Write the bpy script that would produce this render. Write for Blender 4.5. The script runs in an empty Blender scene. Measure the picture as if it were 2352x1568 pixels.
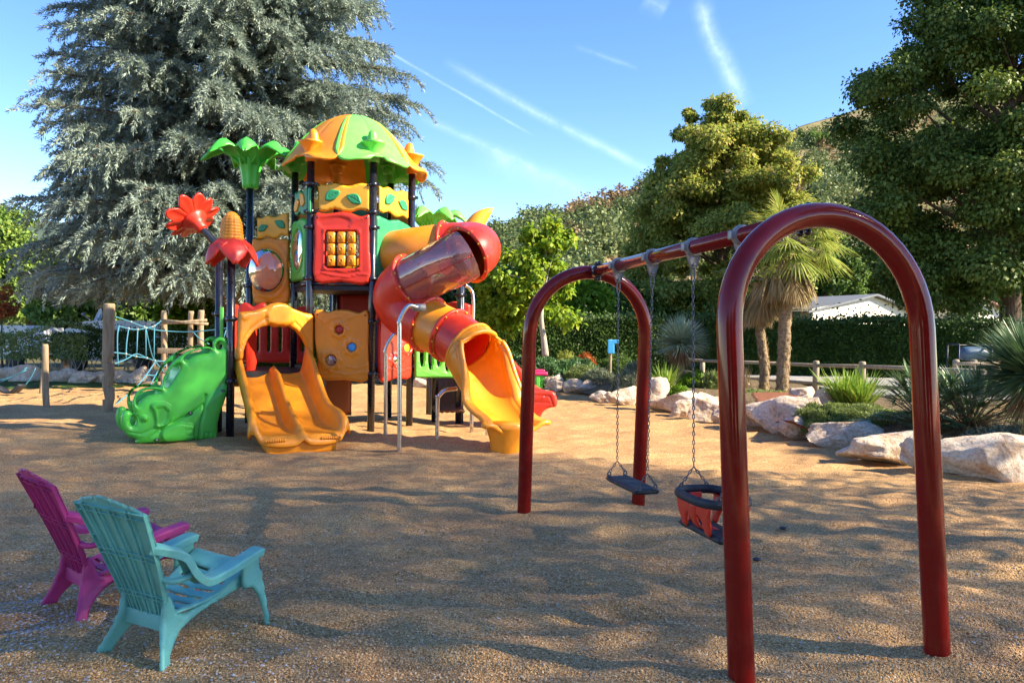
import bpy, bmesh, math, random
import numpy as np
from mathutils import Vector, Matrix, noise as mnoise, geometry as mgeo
R = math.radians
random.seed(7); rng = np.random.default_rng(7)
sc = bpy.context.scene
COL = sc.collection

# ------------------------------------------------------------------ camera
F = 1743.0                       # focal length in pixels of a 2352 px wide picture
cam_d = bpy.data.cameras.new('camera'); cam = bpy.data.objects.new('camera', cam_d); COL.objects.link(cam)
cam_d.sensor_width = 36; cam_d.lens = 36*F/2352; cam_d.clip_end = 6000; cam_d.clip_start = 0.05
CAMP = Vector((0, 0, 1.6))
CROT = Matrix.Rotation(R(90-0.79), 3, 'X') @ Matrix.Rotation(R(0.75), 3, 'Z')
cam.matrix_world = Matrix.Translation(CAMP) @ CROT.to_4x4()
sc.camera = cam

# ------------------------------------------------------------------ light
SUN_EL, SUN_AZ = R(34), R(103)   # azimuth clockwise from +Y
TOSUN = Vector((math.sin(SUN_AZ)*math.cos(SUN_EL), math.cos(SUN_AZ)*math.cos(SUN_EL), math.sin(SUN_EL)))
sd = bpy.data.lights.new('sun', 'SUN'); sd.energy = 4.4; sd.angle = R(0.53); sd.color = (1, .93, .80)
sun = bpy.data.objects.new('sun', sd); COL.objects.link(sun); sun.rotation_euler = TOSUN.to_track_quat('Z', 'Y').to_euler()
w = bpy.data.worlds.new('World'); sc.world = w; w.use_nodes = True
sc.view_settings.view_transform = 'Standard'; sc.view_settings.look = 'None'
sc.view_settings.exposure = 1.78; sc.view_settings.gamma = 1
sc.view_settings.use_white_balance = True; sc.view_settings.white_balance_temperature = 7600; sc.view_settings.white_balance_tint = 10

def ray(px, py):
    v = CROT @ Vector(((px-1176)/F, -(py-784)/F, -1)); return v
def at(px, py, Y):
    v = ray(px, py); return CAMP + v*(Y/v.y)
def gp(px, py, z=0.0):
    v = ray(px, py); return CAMP + v*((z-1.6)/v.z)
def Zc(x0, y0, s):               # converter for traced coordinates
    return lambda pts: [((x0+a*s)/1.27551, (y0+b*s)/1.27551) for a, b in pts]
z2 = Zc(300, 850, .34014); z4 = Zc(0, 800, .29762); z3 = Zc(850, 320, .37); z1 = Zc(450, 320, .37); zs = Zc(1050, 800, .35078)
zc = Zc(0, 1300, .44643)

def world_sky():
    nt = w.node_tree; N = nt.nodes; L = nt.links
    for n in list(N): N.remove(n)
    out = N.new('ShaderNodeOutputWorld'); bg = N.new('ShaderNodeBackground'); sky = N.new('ShaderNodeTexSky')
    sky.sky_type = 'NISHITA'; sky.sun_disc = False; sky.sun_elevation = SUN_EL; sky.sun_rotation = SUN_AZ
    sky.altitude = 300; sky.air_density = .8; sky.dust_density = .1; sky.ozone_density = 2.0
    hs = N.new('ShaderNodeHueSaturation'); hs.inputs['Saturation'].default_value = 1.27; hs.inputs['Value'].default_value = 1.0; hs.inputs['Hue'].default_value = .512
    L.new(sky.outputs[0], hs.inputs['Color'])
    tc = N.new('ShaderNodeTexCoord')
    def M(op, a, b=None, clamp=False):
        m = N.new('ShaderNodeMath'); m.operation = op; m.use_clamp = clamp
        for i, q in enumerate((a, b)):
            if q is None: continue
            if isinstance(q, (int, float)): m.inputs[i].default_value = q
            else: L.new(q, m.inputs[i])
        return m.outputs[0]
    def dot(vec):
        m = N.new('ShaderNodeVectorMath'); m.operation = 'DOT_PRODUCT'
        L.new(tc.outputs['Generated'], m.inputs[0]); m.inputs[1].default_value = vec; return m.outputs['Value']
    nz = N.new('ShaderNodeTexNoise'); nz.inputs['Scale'].default_value = 38; nz.inputs['Detail'].default_value = 6; nz.inputs['Roughness'].default_value = .65
    L.new(tc.outputs['Generated'], nz.inputs['Vector'])
    nb = N.new('ShaderNodeTexNoise'); nb.inputs['Scale'].default_value = 7; nb.inputs['Detail'].default_value = 4
    L.new(tc.outputs['Generated'], nb.inputs['Vector'])
    tot = None
    for (x0, y0, x1, y1, wd, st) in [(860, 100, 1215, 305, .0035, .17), (1040, 150, 1500, 400, .011, .17), (975, 275, 1300, 420, .011, .12),
                                     (1608, 0, 1705, 240, .021, .24), (1320, 105, 1460, 158, .006, .08), (1100, 350, 1420, 480, .03, .10), (1480, -5, 1530, 25, .02, .12)]:
        a = ray(x0, y0).normalized(); b = ray(x1, y1).normalized()
        n = a.cross(b).normalized(); t = n.cross((a+b).normalized())
        ta, tb = a.dot(t), b.dot(t)
        if ta > tb: ta, tb = tb, ta
        d = M('ABSOLUTE', M('ADD', dot(n), M('MULTIPLY', M('SUBTRACT', nb.outputs[0], .5), wd*1.6)))
        core = M('SUBTRACT', 1.0, M('DIVIDE', d, wd), True); core = M('MULTIPLY', core, core)
        s = dot(t); e = (tb-ta)*.16
        e1 = M('DIVIDE', M('SUBTRACT', s, ta-e*.3), e, True); e2 = M('DIVIDE', M('SUBTRACT', tb+e*.3, s), e, True)
        front = M('GREATER_THAN', dot((a+b).normalized()), 0)
        m = M('MULTIPLY', M('MULTIPLY', core, st), M('MULTIPLY', M('MULTIPLY', e1, e2), front))
        tot = m if tot is None else M('ADD', tot, m)
    tex = M('MULTIPLY', M('SUBTRACT', nz.outputs[0], .25), 2.0, True)
    tot = M('MULTIPLY', tot, tex, True)
    mx = N.new('ShaderNodeMix'); mx.data_type = 'RGBA'; mx.blend_type = 'MIX'
    L.new(tot, mx.inputs[0]); L.new(hs.outputs[0], mx.inputs[6]); mx.inputs[7].default_value = (6.0, 7.4, 9.0, 1)
    L.new(mx.outputs[2], bg.inputs[0]); bg.inputs[1].default_value = .13; L.new(bg.outputs[0], out.inputs[0])
world_sky()

# ------------------------------------------------------------------ materials
def lin(c):
    return tuple((x/255/12.92 if x/255 <= .04045 else ((x/255+.055)/1.055)**2.4) for x in c)
def newmat(name):
    m = bpy.data.materials.new(name); m.use_nodes = True
    return m, m.node_tree.nodes, m.node_tree.links, m.node_tree.nodes['Principled BSDF']
def ramp(N, stops, interp='LINEAR'):
    r = N.new('ShaderNodeValToRGB'); cr = r.color_ramp; cr.interpolation = interp
    while len(cr.elements) > 1: cr.elements.remove(cr.elements[-1])
    cr.elements[0].position = stops[0][0]; cr.elements[0].color = (*stops[0][1], 1)
    for p, c in stops[1:]:
        e = cr.elements.new(p); e.color = (*c, 1)
    return r
def tex(N, L, kind, scale, coord='Object', **kw):
    t = N.new('ShaderNodeTex'+kind); t.inputs['Scale'].default_value = scale
    for k, v in kw.items(): t.inputs[k].default_value = v
    tc = N.new('ShaderNodeTexCoord'); L.new(tc.outputs[coord], t.inputs['Vector']); return t
def plastic(name, col, rough=.35, bump=.15, var=.08, coat=0.0, metal=0, spec=.5, nscale=3, bscale=260, dirt=None):
    m, N, L, B = newmat(name)
    n = tex(N, L, 'Noise', nscale, Detail=5, Roughness=.6)
    c0 = tuple(x*(1-var*2) for x in col); c1 = tuple(min(1, x*(1+var)) for x in col)
    r = ramp(N, [(.3, c0), (.7, c1)]); L.new(n.outputs[0], r.inputs[0])
    last = r.outputs[0]
    if dirt:
        n3 = tex(N, L, 'Noise', 14, Detail=8, Roughness=.7); r3 = ramp(N, [(.52, (0, 0, 0)), (.72, (1, 1, 1))]); L.new(n3.outputs[0], r3.inputs[0])
        mx = N.new('ShaderNodeMix'); mx.data_type = 'RGBA'; mm = N.new('ShaderNodeMath'); mm.operation = 'MULTIPLY'; mm.inputs[1].default_value = dirt[1]
        L.new(r3.outputs[0], mm.inputs[0]); L.new(mm.outputs[0], mx.inputs[0]); L.new(last, mx.inputs[6]); mx.inputs[7].default_value = (*dirt[0], 1); last = mx.outputs[2]
    L.new(last, B.inputs['Base Color'])
    rr = ramp(N, [(.3, (rough*.8,)*3), (.7, (min(1, rough*1.3),)*3)]); n2 = tex(N, L, 'Noise', nscale*4, Detail=4); L.new(n2.outputs[0], rr.inputs[0]); L.new(rr.outputs[0], B.inputs['Roughness'])
    B.inputs['Metallic'].default_value = metal; B.inputs['Coat Weight'].default_value = coat; B.inputs['Coat Roughness'].default_value = .06
    B.inputs['Specular IOR Level'].default_value = spec
    if bump:
        b = N.new('ShaderNodeBump'); b.inputs['Strength'].default_value = bump; b.inputs['Distance'].default_value = .002
        nb = tex(N, L, 'Noise', bscale, Detail=2); L.new(nb.outputs[0], b.inputs['Height']); L.new(b.outputs[0], B.inputs['Normal'])
    return m
def leafmat(name, cols, trans=.3, rough=.55, nscale=.6, amount=.35, spec=.3):
    m, N, L, B = newmat(name)
    g = N.new('ShaderNodeNewGeometry'); r = ramp(N, [(i/max(1, len(cols)-1), c) for i, c in enumerate(cols)])
    n = tex(N, L, 'Noise', nscale, Detail=4)
    a = N.new('ShaderNodeMath'); a.operation = 'MULTIPLY_ADD'; a.inputs[1].default_value = 1-amount
    b = N.new('ShaderNodeMath'); b.operation = 'MULTIPLY'; b.inputs[1].default_value = amount*1.6
    s = N.new('ShaderNodeMath'); s.operation = 'SUBTRACT'; s.inputs[1].default_value = .2
    L.new(n.outputs[0], s.inputs[0]); L.new(s.outputs[0], b.inputs[0]); L.new(g.outputs['Random Per Island'], a.inputs[0]); L.new(b.outputs[0], a.inputs[2])
    L.new(a.outputs[0], r.inputs[0]); L.new(r.outputs[0], B.inputs['Base Color'])
    B.inputs['Roughness'].default_value = rough; B.inputs['Specular IOR Level'].default_value = spec
    t = N.new('ShaderNodeBsdfTranslucent'); mx = N.new('ShaderNodeMixShader'); mx.inputs[0].default_value = trans
    L.new(r.outputs[0], t.inputs[0]); L.new(B.outputs[0], mx.inputs[1]); L.new(t.outputs[0], mx.inputs[2])
    L.new(mx.outputs[0], N['Material Output'].inputs[0]); return m
def barkmat(name, c0, c1, scale=6, stretch=6, bump=.8):
    m, N, L, B = newmat(name)
    tc = N.new('ShaderNodeTexCoord'); mp = N.new('ShaderNodeMapping'); mp.inputs['Scale'].default_value = (scale, scale, scale/stretch)
    L.new(tc.outputs['Object'], mp.inputs[0]); n = N.new('ShaderNodeTexNoise'); n.inputs['Scale'].default_value = 3; n.inputs['Detail'].default_value = 8; n.inputs['Roughness'].default_value = .7
    L.new(mp.outputs[0], n.inputs['Vector']); r = ramp(N, [(.3, c0), (.7, c1)]); L.new(n.outputs[0], r.inputs[0]); L.new(r.outputs[0], B.inputs['Base Color'])
    b = N.new('ShaderNodeBump'); b.inputs['Strength'].default_value = bump; b.inputs['Distance'].default_value = .03; L.new(n.outputs[0], b.inputs['Height']); L.new(b.outputs[0], B.inputs['Normal'])
    B.inputs['Roughness'].default_value = .9; B.inputs['Specular IOR Level'].default_value = .15; return m

M = {}
M['orange'] = plastic('orange_plastic', (.80, .27, .018), .36, .25, dirt=((.34, .16, .05), .16))
M['amber'] = plastic('amber_plastic', (.84, .40, .03), .38, .2, dirt=((.4, .24, .08), .15))
M['red'] = plastic('red_plastic', (.68, .036, .018), .36, .25, dirt=((.35, .08, .05), .18))
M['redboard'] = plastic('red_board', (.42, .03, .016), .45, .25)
M['green'] = plastic('green_plastic', (.045, .48, .055), .36, .25, dirt=((.10, .30, .10), .18))
M['lime'] = plastic('lime_plastic', (.14, .66, .10), .33, .2)
M['darkgreen'] = plastic('dark_green_board', (.012, .27, .11), .4, .2)
M['black'] = plastic('black_steel', (.008, .010, .018), .28, .1, coat=.4)
M['deck'] = plastic('dark_deck', (.012, .011, .014), .5, .3)
def plain(name, col, rough, metal):
    m, N, L, B = newmat(name); B.inputs['Base Color'].default_value = (*col, 1); B.inputs['Roughness'].default_value = rough; B.inputs['Metallic'].default_value = metal; return m
M['steel'] = plain('stainless_steel', (.55, .54, .53), .27, 1)
M['clamp'] = plastic('grey_aluminium', (.25, .245, .24), .45, .2, metal=.3)
M['maroon'] = plastic('dark_red_gloss_paint', (.19, .005, .004), .16, .02, var=.05, coat=.35, spec=.2, bscale=40, dirt=((.26, .09, .06), .12))
M['rubber'] = plastic('black_rubber', (.014, .018, .026), .55, .7, bscale=400)
M['strap'] = plastic('red_strap', (.72, .045, .02), .42, .2)
M['teal'] = plastic('teal_resin', (.12, .45, .40), .5, .3, var=.12, dirt=((.10, .16, .15), .35))
M['pink'] = plastic('magenta_resin', (.50, .035, .19), .5, .3, var=.12, dirt=((.26, .12, .2), .3))
M['blue'] = plastic('blue_panel', (.03, .33, .75), .4, .1)
M['brownboard'] = plastic('brown_board', (.14, .065, .03), .5, .4)
M['white'] = plastic('white_paint', (.78, .77, .74), .5, .2)
M['bin_pink'] = plastic('raspberry_plastic', (.66, .03, .14), .4, .2)
M['rope'] = plastic('teal_rope', (.04, .20, .29), .8, .8, bscale=120)
M['chain'] = plastic('galvanised_chain', (.13, .13, .14), .45, .1, metal=.8)
M['darkmetal'] = plastic('dark_metal', (.03, .035, .05), .45, .2, metal=.4)
M['signblue'] = plastic('sign_blue', (.05, .42, .80), .35, .05)
M['glass'] = plastic('dark_window', (.02, .022, .025), .1, 0)
M['wood'] = barkmat('weathered_log', (.17, .12, .075), (.40, .31, .20), 5, 9, .35)
M['fence'] = barkmat('fence_wood', (.22, .17, .12), (.44, .36, .27), 5, 6, .3)
M['bark'] = barkmat('bark', (.05, .035, .025), (.20, .14, .10))
M['palebark'] = barkmat('pale_bark', (.24, .20, .16), (.50, .44, .37), 3, 3)
M['palmbark'] = barkmat('palm_fibre', (.10, .06, .035), (.40, .30, .19), 4, .8, 1)
def clear_mat():
    m, N, L, B = newmat('clear_plastic')
    B.inputs['Base Color'].default_value = (.93, .93, .95, 1); B.inputs['Roughness'].default_value = .04
    g = N.new('ShaderNodeBsdfGlossy'); g.inputs['Roughness'].default_value = .03
    t = N.new('ShaderNodeBsdfTransparent'); t.inputs[0].default_value = (.98, .93, .95, 1)
    f = N.new('ShaderNodeFresnel'); f.inputs['IOR'].default_value = 1.5
    ad = N.new('ShaderNodeMath'); ad.operation = 'MULTIPLY_ADD'; ad.inputs[1].default_value = 1.3; ad.inputs[2].default_value = .05; ad.use_clamp = True; L.new(f.outputs[0], ad.inputs[0])
    n = tex(N, L, 'Noise', 5, Detail=5); b = N.new('ShaderNodeBump'); b.inputs['Strength'].default_value = .25; b.inputs['Distance'].default_value = .01
    L.new(n.outputs[0], b.inputs['Height']); L.new(b.outputs[0], g.inputs['Normal'])
    df = N.new('ShaderNodeBsdfDiffuse'); df.inputs[0].default_value = (1, .42, .40, 1); m0 = N.new('ShaderNodeMixShader'); m0.inputs[0].default_value = .24; L.new(t.outputs[0], m0.inputs[1]); L.new(df.outputs[0], m0.inputs[2])
    mx = N.new('ShaderNodeMixShader'); L.new(ad.outputs[0], mx.inputs[0]); L.new(m0.outputs[0], mx.inputs[1]); L.new(g.outputs[0], mx.inputs[2])
    L.new(mx.outputs[0], N['Material Output'].inputs[0]); return m
M['clear'] = clear_mat()
def rock_mat():
    m, N, L, B = newmat('pale_limestone')
    n = tex(N, L, 'Noise', 3.2, Detail=12, Roughness=.68, Distortion=.5)
    r = ramp(N, [(.27, (.22, .12, .06)), (.36, (.44, .30, .20)), (.45, (.60, .48, .37)), (.58, (.70, .61, .50)), (.8, (.76, .69, .59))]); L.new(n.outputs[0], r.inputs[0])
    v = tex(N, L, 'Noise', 28, Detail=6, Roughness=.75); r2 = ramp(N, [(.36, (.55, .45, .38)), (.55, (1, 1, 1))]); L.new(v.outputs[0], r2.inputs[0])
    mx = N.new('ShaderNodeMix'); mx.data_type = 'RGBA'; mx.blend_type = 'MULTIPLY'; mx.inputs[0].default_value = .75
    L.new(r.outputs[0], mx.inputs[6]); L.new(r2.outputs[0], mx.inputs[7]); L.new(mx.outputs[2], B.inputs['Base Color'])
    b = N.new('ShaderNodeBump'); b.inputs['Strength'].default_value = 1.0; b.inputs['Distance'].default_value = .06; nb = tex(N, L, 'Noise', 8, Detail=10, Roughness=.7)
    L.new(nb.outputs[0], b.inputs['Height']); L.new(b.outputs[0], B.inputs['Normal']); B.inputs['Roughness'].default_value = .9; B.inputs['Specular IOR Level'].default_value = .2; return m
M['rock'] = rock_mat()
def gravel_mat():
    m, N, L, B = newmat('pea_gravel')
    v = tex(N, L, 'Voronoi', 115, Randomness=1.0); v2 = tex(N, L, 'Voronoi', 61, Randomness=1.0)
    sep = N.new('ShaderNodeSeparateColor'); L.new(v.outputs['Color'], sep.inputs[0])
    r = ramp(N, [(0, (.30, .16, .06)), (.2, (.50, .285, .115)), (.5, (.64, .385, .16)), (.8, (.73, .465, .21)), (.96, (.78, .56, .31)), (1, (.84, .74, .58))]); L.new(sep.outputs[0], r.inputs[0])
    # white stones patch, bottom left of the play area
    n = tex(N, L, 'Noise', .9, Detail=5, Roughness=.6)
    rr = ramp(N, [(.42, (.86, .80, .78)), (.62, (1.06, 1.03, .98))]); L.new(n.outputs[0], rr.inputs[0])
    mx = N.new('ShaderNodeMix'); mx.data_type = 'RGBA'; mx.blend_type = 'MULTIPLY'; mx.inputs[0].default_value = 1; L.new(r.outputs[0], mx.inputs[6]); L.new(rr.outputs[0], mx.inputs[7])
    dk = ramp(N, [(.35, (1, 1, 1)), (.75, (.35, .30, .27))]); L.new(v.outputs['Distance'], dk.inputs[0])
    mp = N.new('ShaderNodeMix'); mp.data_type = 'RGBA'; mp.blend_type = 'MULTIPLY'; mp.inputs[0].default_value = .5; L.new(mx.outputs[2], mp.inputs[6]); L.new(dk.outputs[0], mp.inputs[7])
    L.new(mp.outputs[2], B.inputs['Base Color'])
    b = N.new('ShaderNodeBump'); b.inputs['Strength'].default_value = .9; b.inputs['Distance'].default_value = .012; b.invert = True
    ad = N.new('ShaderNodeMath'); ad.operation = 'ADD'; L.new(v.outputs['Distance'], ad.inputs[0]); L.new(v2.outputs['Distance'], ad.inputs[1]); L.new(ad.outputs[0], b.inputs['Height'])
    L.new(b.outputs[0], B.inputs['Normal']); B.inputs['Roughness'].default_value = .75; B.inputs['Specular IOR Level'].default_value = .25; return m
M['gravel'] = gravel_mat()
def soilmat(name, stops, scale, bump=.6, dist=.05, s2=40):
    m, N, L, B = newmat(name)
    n = tex(N, L, 'Noise', scale, Detail=9, Roughness=.7); r = ramp(N, stops); L.new(n.outputs[0], r.inputs[0])
    L.new(r.outputs[0], B.inputs['Base Color']); b = N.new('ShaderNodeBump'); b.inputs['Strength'].default_value = bump; b.inputs['Distance'].default_value = dist
    nb = tex(N, L, 'Noise', s2, Detail=5); L.new(nb.outputs[0], b.inputs['Height']); L.new(b.outputs[0], B.inputs['Normal']); B.inputs['Roughness'].default_value = .95; B.inputs['Specular IOR Level'].default_value = .1; return m
M['earth'] = soilmat('earth', [(.3, (.06, .05, .03)), (.6, (.12, .11, .05)), (.8, (.2, .16, .1))], .8)
M['mulch'] = soilmat('red_mulch', [(.3, (.10, .035, .02)), (.5, (.26, .10, .06)), (.7, (.42, .22, .14))], 30, 1, .04, 60)
M['bedsoil'] = soilmat('bed_soil', [(.3, (.08, .055, .035)), (.5, (.16, .12, .07)), (.7, (.28, .2, .13))], 9, 1, .05, 30)
M['path'] = soilmat('pale_asphalt', [(.3, (.22, .21, .20)), (.6, (.33, .32, .31)), (.8, (.4, .38, .36))], 3, .3, .02, 90)
M['hill'] = soilmat('dry_hillside', [(.25, (.05, .07, .025)), (.42, (.11, .12, .045)), (.55, (.20, .17, .08)), (.68, (.30, .20, .13)), (.8, (.26, .22, .12))], .02, .4, 2, .2)
M['farhill'] = soilmat('far_mountain', [(.3, (.05, .08, .06)), (.7, (.09, .12, .09))], .01, .4, 5, .1)
M['grassbase'] = soilmat('turf', [(.3, (.03, .06, .012)), (.7, (.07, .12, .03))], 4)
M['roofgrey'] = plastic('grey_roof', (.13, .15, .18), .7, .3)
M['roofbrown'] = plastic('brown_roof', (.24, .12, .10), .7, .5)
M['cream'] = plastic('cream_render', (.80, .74, .62), .8, .3)

# ------------------------------------------------------------------ object helpers
ORG = {}
def empty(name, loc, label=None, cat=None, group=None):
    o = bpy.data.objects.new(name, None); COL.objects.link(o); o.location = loc; o.empty_display_size = .2
    ORG[o] = Vector(loc); tag(o, label, cat, group); return o
def tag(o, label=None, cat=None, group=None, kind=None):
    if label: o['label'] = label
    if cat: o['category'] = cat
    if group: o['group'] = group
    if kind: o['kind'] = kind
    return o
def mk(name, V, Fc, mat, parent=None, smooth=True, base=None):
    """V: (n,3) world coords, Fc: list of faces or (m,k) array"""
    V = np.asarray(V, dtype=np.float64).reshape(-1, 3)
    org = ORG.get(parent) if parent is not None else (Vector(base) if base is not None else None)
    me = bpy.data.meshes.new(name)
    if org is not None: V = V-np.array(org)
    if isinstance(Fc, np.ndarray):
        n, k = Fc.shape
        me.vertices.add(len(V)); me.vertices.foreach_set('co', V.astype(np.float32).ravel())
        me.loops.add(n*k); me.loops.foreach_set('vertex_index', Fc.astype(np.int32).ravel())
        me.polygons.add(n); me.polygons.foreach_set('loop_start', np.arange(0, n*k, k, dtype=np.int32))
        me.polygons.foreach_set('loop_total', np.full(n, k, dtype=np.int32)); me.update(calc_edges=True)
    else:
        me.from_pydata([tuple(v) for v in V], [], Fc)
    if smooth: me.polygons.foreach_set('use_smooth', np.ones(len(me.polygons), dtype=bool))
    me.materials.append(mat)
    o = bpy.data.objects.new(name, me); COL.objects.link(o)
    if parent is not None:
        o.parent = parent; ORG[o] = ORG[parent]
    elif base is not None:
        o.location = base; ORG[o] = Vector(base)
    else: ORG[o] = Vector((0, 0, 0))
    return o
class MB:
    def __init__(s): s.V = []; s.F = []; s.n = 0
    def add(s, V, Fc):
        V = [tuple(v) for v in V]; s.V += V
        s.F += [tuple(i+s.n for i in f) for f in Fc]; s.n += len(V); return s
    def build(s, name, mat, parent=None, smooth=True, base=None): return mk(name, s.V, s.F, mat, parent, smooth, base)
def spline(P, n=8):
    P = [Vector(p) for p in P]
    if len(P) < 3: return P
    Q = [P[0]*2-P[1]]+P+[P[-1]*2-P[-2]]; out = []
    for i in range(1, len(Q)-2):
        a, b, c, d = Q[i-1:i+3]
        for k in range(n):
            t = k/n; out.append(.5*((2*b)+(c-a)*t+(2*a-5*b+4*c-d)*t*t+(3*b-a-3*c+d)*t*t*t))
    out.append(P[-1]); return out
def frames(P):
    P = [Vector(p) for p in P]; n = len(P); T = []
    for i in range(n):
        t = (P[min(i+1, n-1)]-P[max(i-1, 0)]); T.append(t.normalized() if t.length > 1e-9 else Vector((0, 0, 1)))
    a = Vector((0, 0, 1)) if abs(T[0].z) < .9 else Vector((1, 0, 0))
    u = (a-T[0]*a.dot(T[0])).normalized(); out = []
    for t in T:
        u = (u-t*u.dot(t)).normalized(); out.append((t, u, t.cross(u)))
    return P, out
def tube(P, r, seg=12, cap=True, closed=False):
    P, fr = frames(P); n = len(P)
    if not hasattr(r, '__len__'): r = [r]*n
    V = []; Fc = []
    for p, (t, u, v), rr in zip(P, fr, r):
        for k in range(seg):
            a = 2*math.pi*k/seg; V.append(p+u*(rr*math.cos(a))+v*(rr*math.sin(a)))
    m = n if closed else n-1
    for i in range(m):
        for k in range(seg):
            a = i*seg+k; b = i*seg+(k+1) % seg; j = ((i+1) % n)*seg
            Fc.append((a, b, j+(k+1) % seg, j+k))
    if cap and not closed:
        Fc.append(tuple(range(seg))[::-1]); Fc.append(tuple((n-1)*seg+k for k in range(seg)))
    return V, Fc
def lathe(prof, seg=24, M4=Matrix.Identity(4), fn=None):
    V = []; Fc = []; n = len(prof)
    for i, (r, z) in enumerate(prof):
        for k in range(seg):
            a = 2*math.pi*k/seg; rr = r if fn is None else fn(r, z, a)
            V.append(M4 @ Vector((rr*math.cos(a), rr*math.sin(a), z)))
    for i in range(n-1):
        for k in range(seg):
            Fc.append((i*seg+k, i*seg+(k+1) % seg, (i+1)*seg+(k+1) % seg, (i+1)*seg+k))
    Fc.append(tuple(range(seg))[::-1]); Fc.append(tuple((n-1)*seg+k for k in range(seg))); return V, Fc
def box(c, s, M3=None, bev=0.0):
    """chamfered box"""
    c = Vector(c); h = Vector(s)/2; bev = min(bev if bev else min(s)*.12, min(s)*.45); V = []
    bm = bmesh.new(); bmesh.ops.create_cube(bm, size=1)
    for v in bm.verts: v.co = Vector((v.co.x*s[0], v.co.y*s[1], v.co.z*s[2]))
    bmesh.ops.bevel(bm, geom=bm.edges[:], offset=bev, segments=2, profile=.6, affect='EDGES')
    V = [c+((M3 @ v.co) if M3 else v.co) for v in bm.verts]; Fc = [tuple(v.index for v in f.verts) for f in bm.faces]; bm.free(); return V, Fc
def rot_to(d, up=Vector((0, 0, 1))):
    return Vector(d).to_track_quat('Z', 'Y').to_matrix()
def sphere(c, r, seg=10, ring=7, sq=(1, 1, 1)):
    V = [Vector((c[0], c[1], c[2]+r*sq[2]))]; Fc = []
    for i in range(1, ring):
        p = math.pi*i/ring
        for k in range(seg):
            a = 2*math.pi*k/seg; V.append(Vector((c[0]+r*sq[0]*math.sin(p)*math.cos(a), c[1]+r*sq[1]*math.sin(p)*math.sin(a), c[2]+r*sq[2]*math.cos(p))))
    V.append(Vector((c[0], c[1], c[2]-r*sq[2])))
    for k in range(seg): Fc.append((0, 1+k, 1+(k+1) % seg))
    for i in range(ring-2):
        for k in range(seg):
            a = 1+i*seg; Fc.append((a+k, a+seg+k, a+seg+(k+1) % seg, a+(k+1) % seg))
    a = 1+(ring-2)*seg
    for k in range(seg): Fc.append((a+k, len(V)-1, a+(k+1) % seg))
    return V, Fc

# ---- inflated plates traced from outlines (real thickness and relief)
def resample(poly, sp):
    out = []; n = len(poly)
    for i in range(n):
        a = np.array(poly[i], float); b = np.array(poly[(i+1) % n], float); L_ = np.linalg.norm(b-a); k = max(1, int(round(L_/sp)))
        for j in range(k): out.append(a+(b-a)*j/k)
    return np.array(out)
def inside(P, poly):
    x, y = P[:, 0], P[:, 1]; c = np.zeros(len(P), bool); n = len(poly)
    for i in range(n):
        x0, y0 = poly[i]; x1, y1 = poly[(i+1) % n]
        if y0 == y1: continue
        m = ((y0 > y) != (y1 > y)) & (x < (x1-x0)*(y-y0)/(y1-y0)+x0); c ^= m
    return c
def segdist(P, A, B):
    d = np.full(len(P), 1e9)
    for a, b in zip(A, B):
        ab = b-a; L2 = max(ab@ab, 1e-12); t = np.clip(((P-a)@ab)/L2, 0, 1); q = a+t[:, None]*ab
        d = np.minimum(d, np.hypot(P[:, 0]-q[:, 0], P[:, 1]-q[:, 1]))
    return d
def smooth_poly(poly, n=4):
    P = [Vector((p[0], p[1], 0)) for p in poly]; out = []; m = len(P)
    for i in range(m):
        a, b, c, d = P[i-1], P[i], P[(i+1) % m], P[(i+2) % m]
        for k in range(n):
            t = k/n; q = .5*((2*b)+(c-a)*t+(2*a-5*b+4*c-d)*t*t+(3*b-a-3*c+d)*t*t*t); out.append((q.x, q.y))
    return out
def circ(cx, cy, r, n=28, ry=None, ph=0):
    ry = ry or r; return [(cx+r*math.cos(ph+2*math.pi*k/n), cy+ry*math.sin(ph+2*math.pi*k/n)) for k in range(n)]
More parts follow.
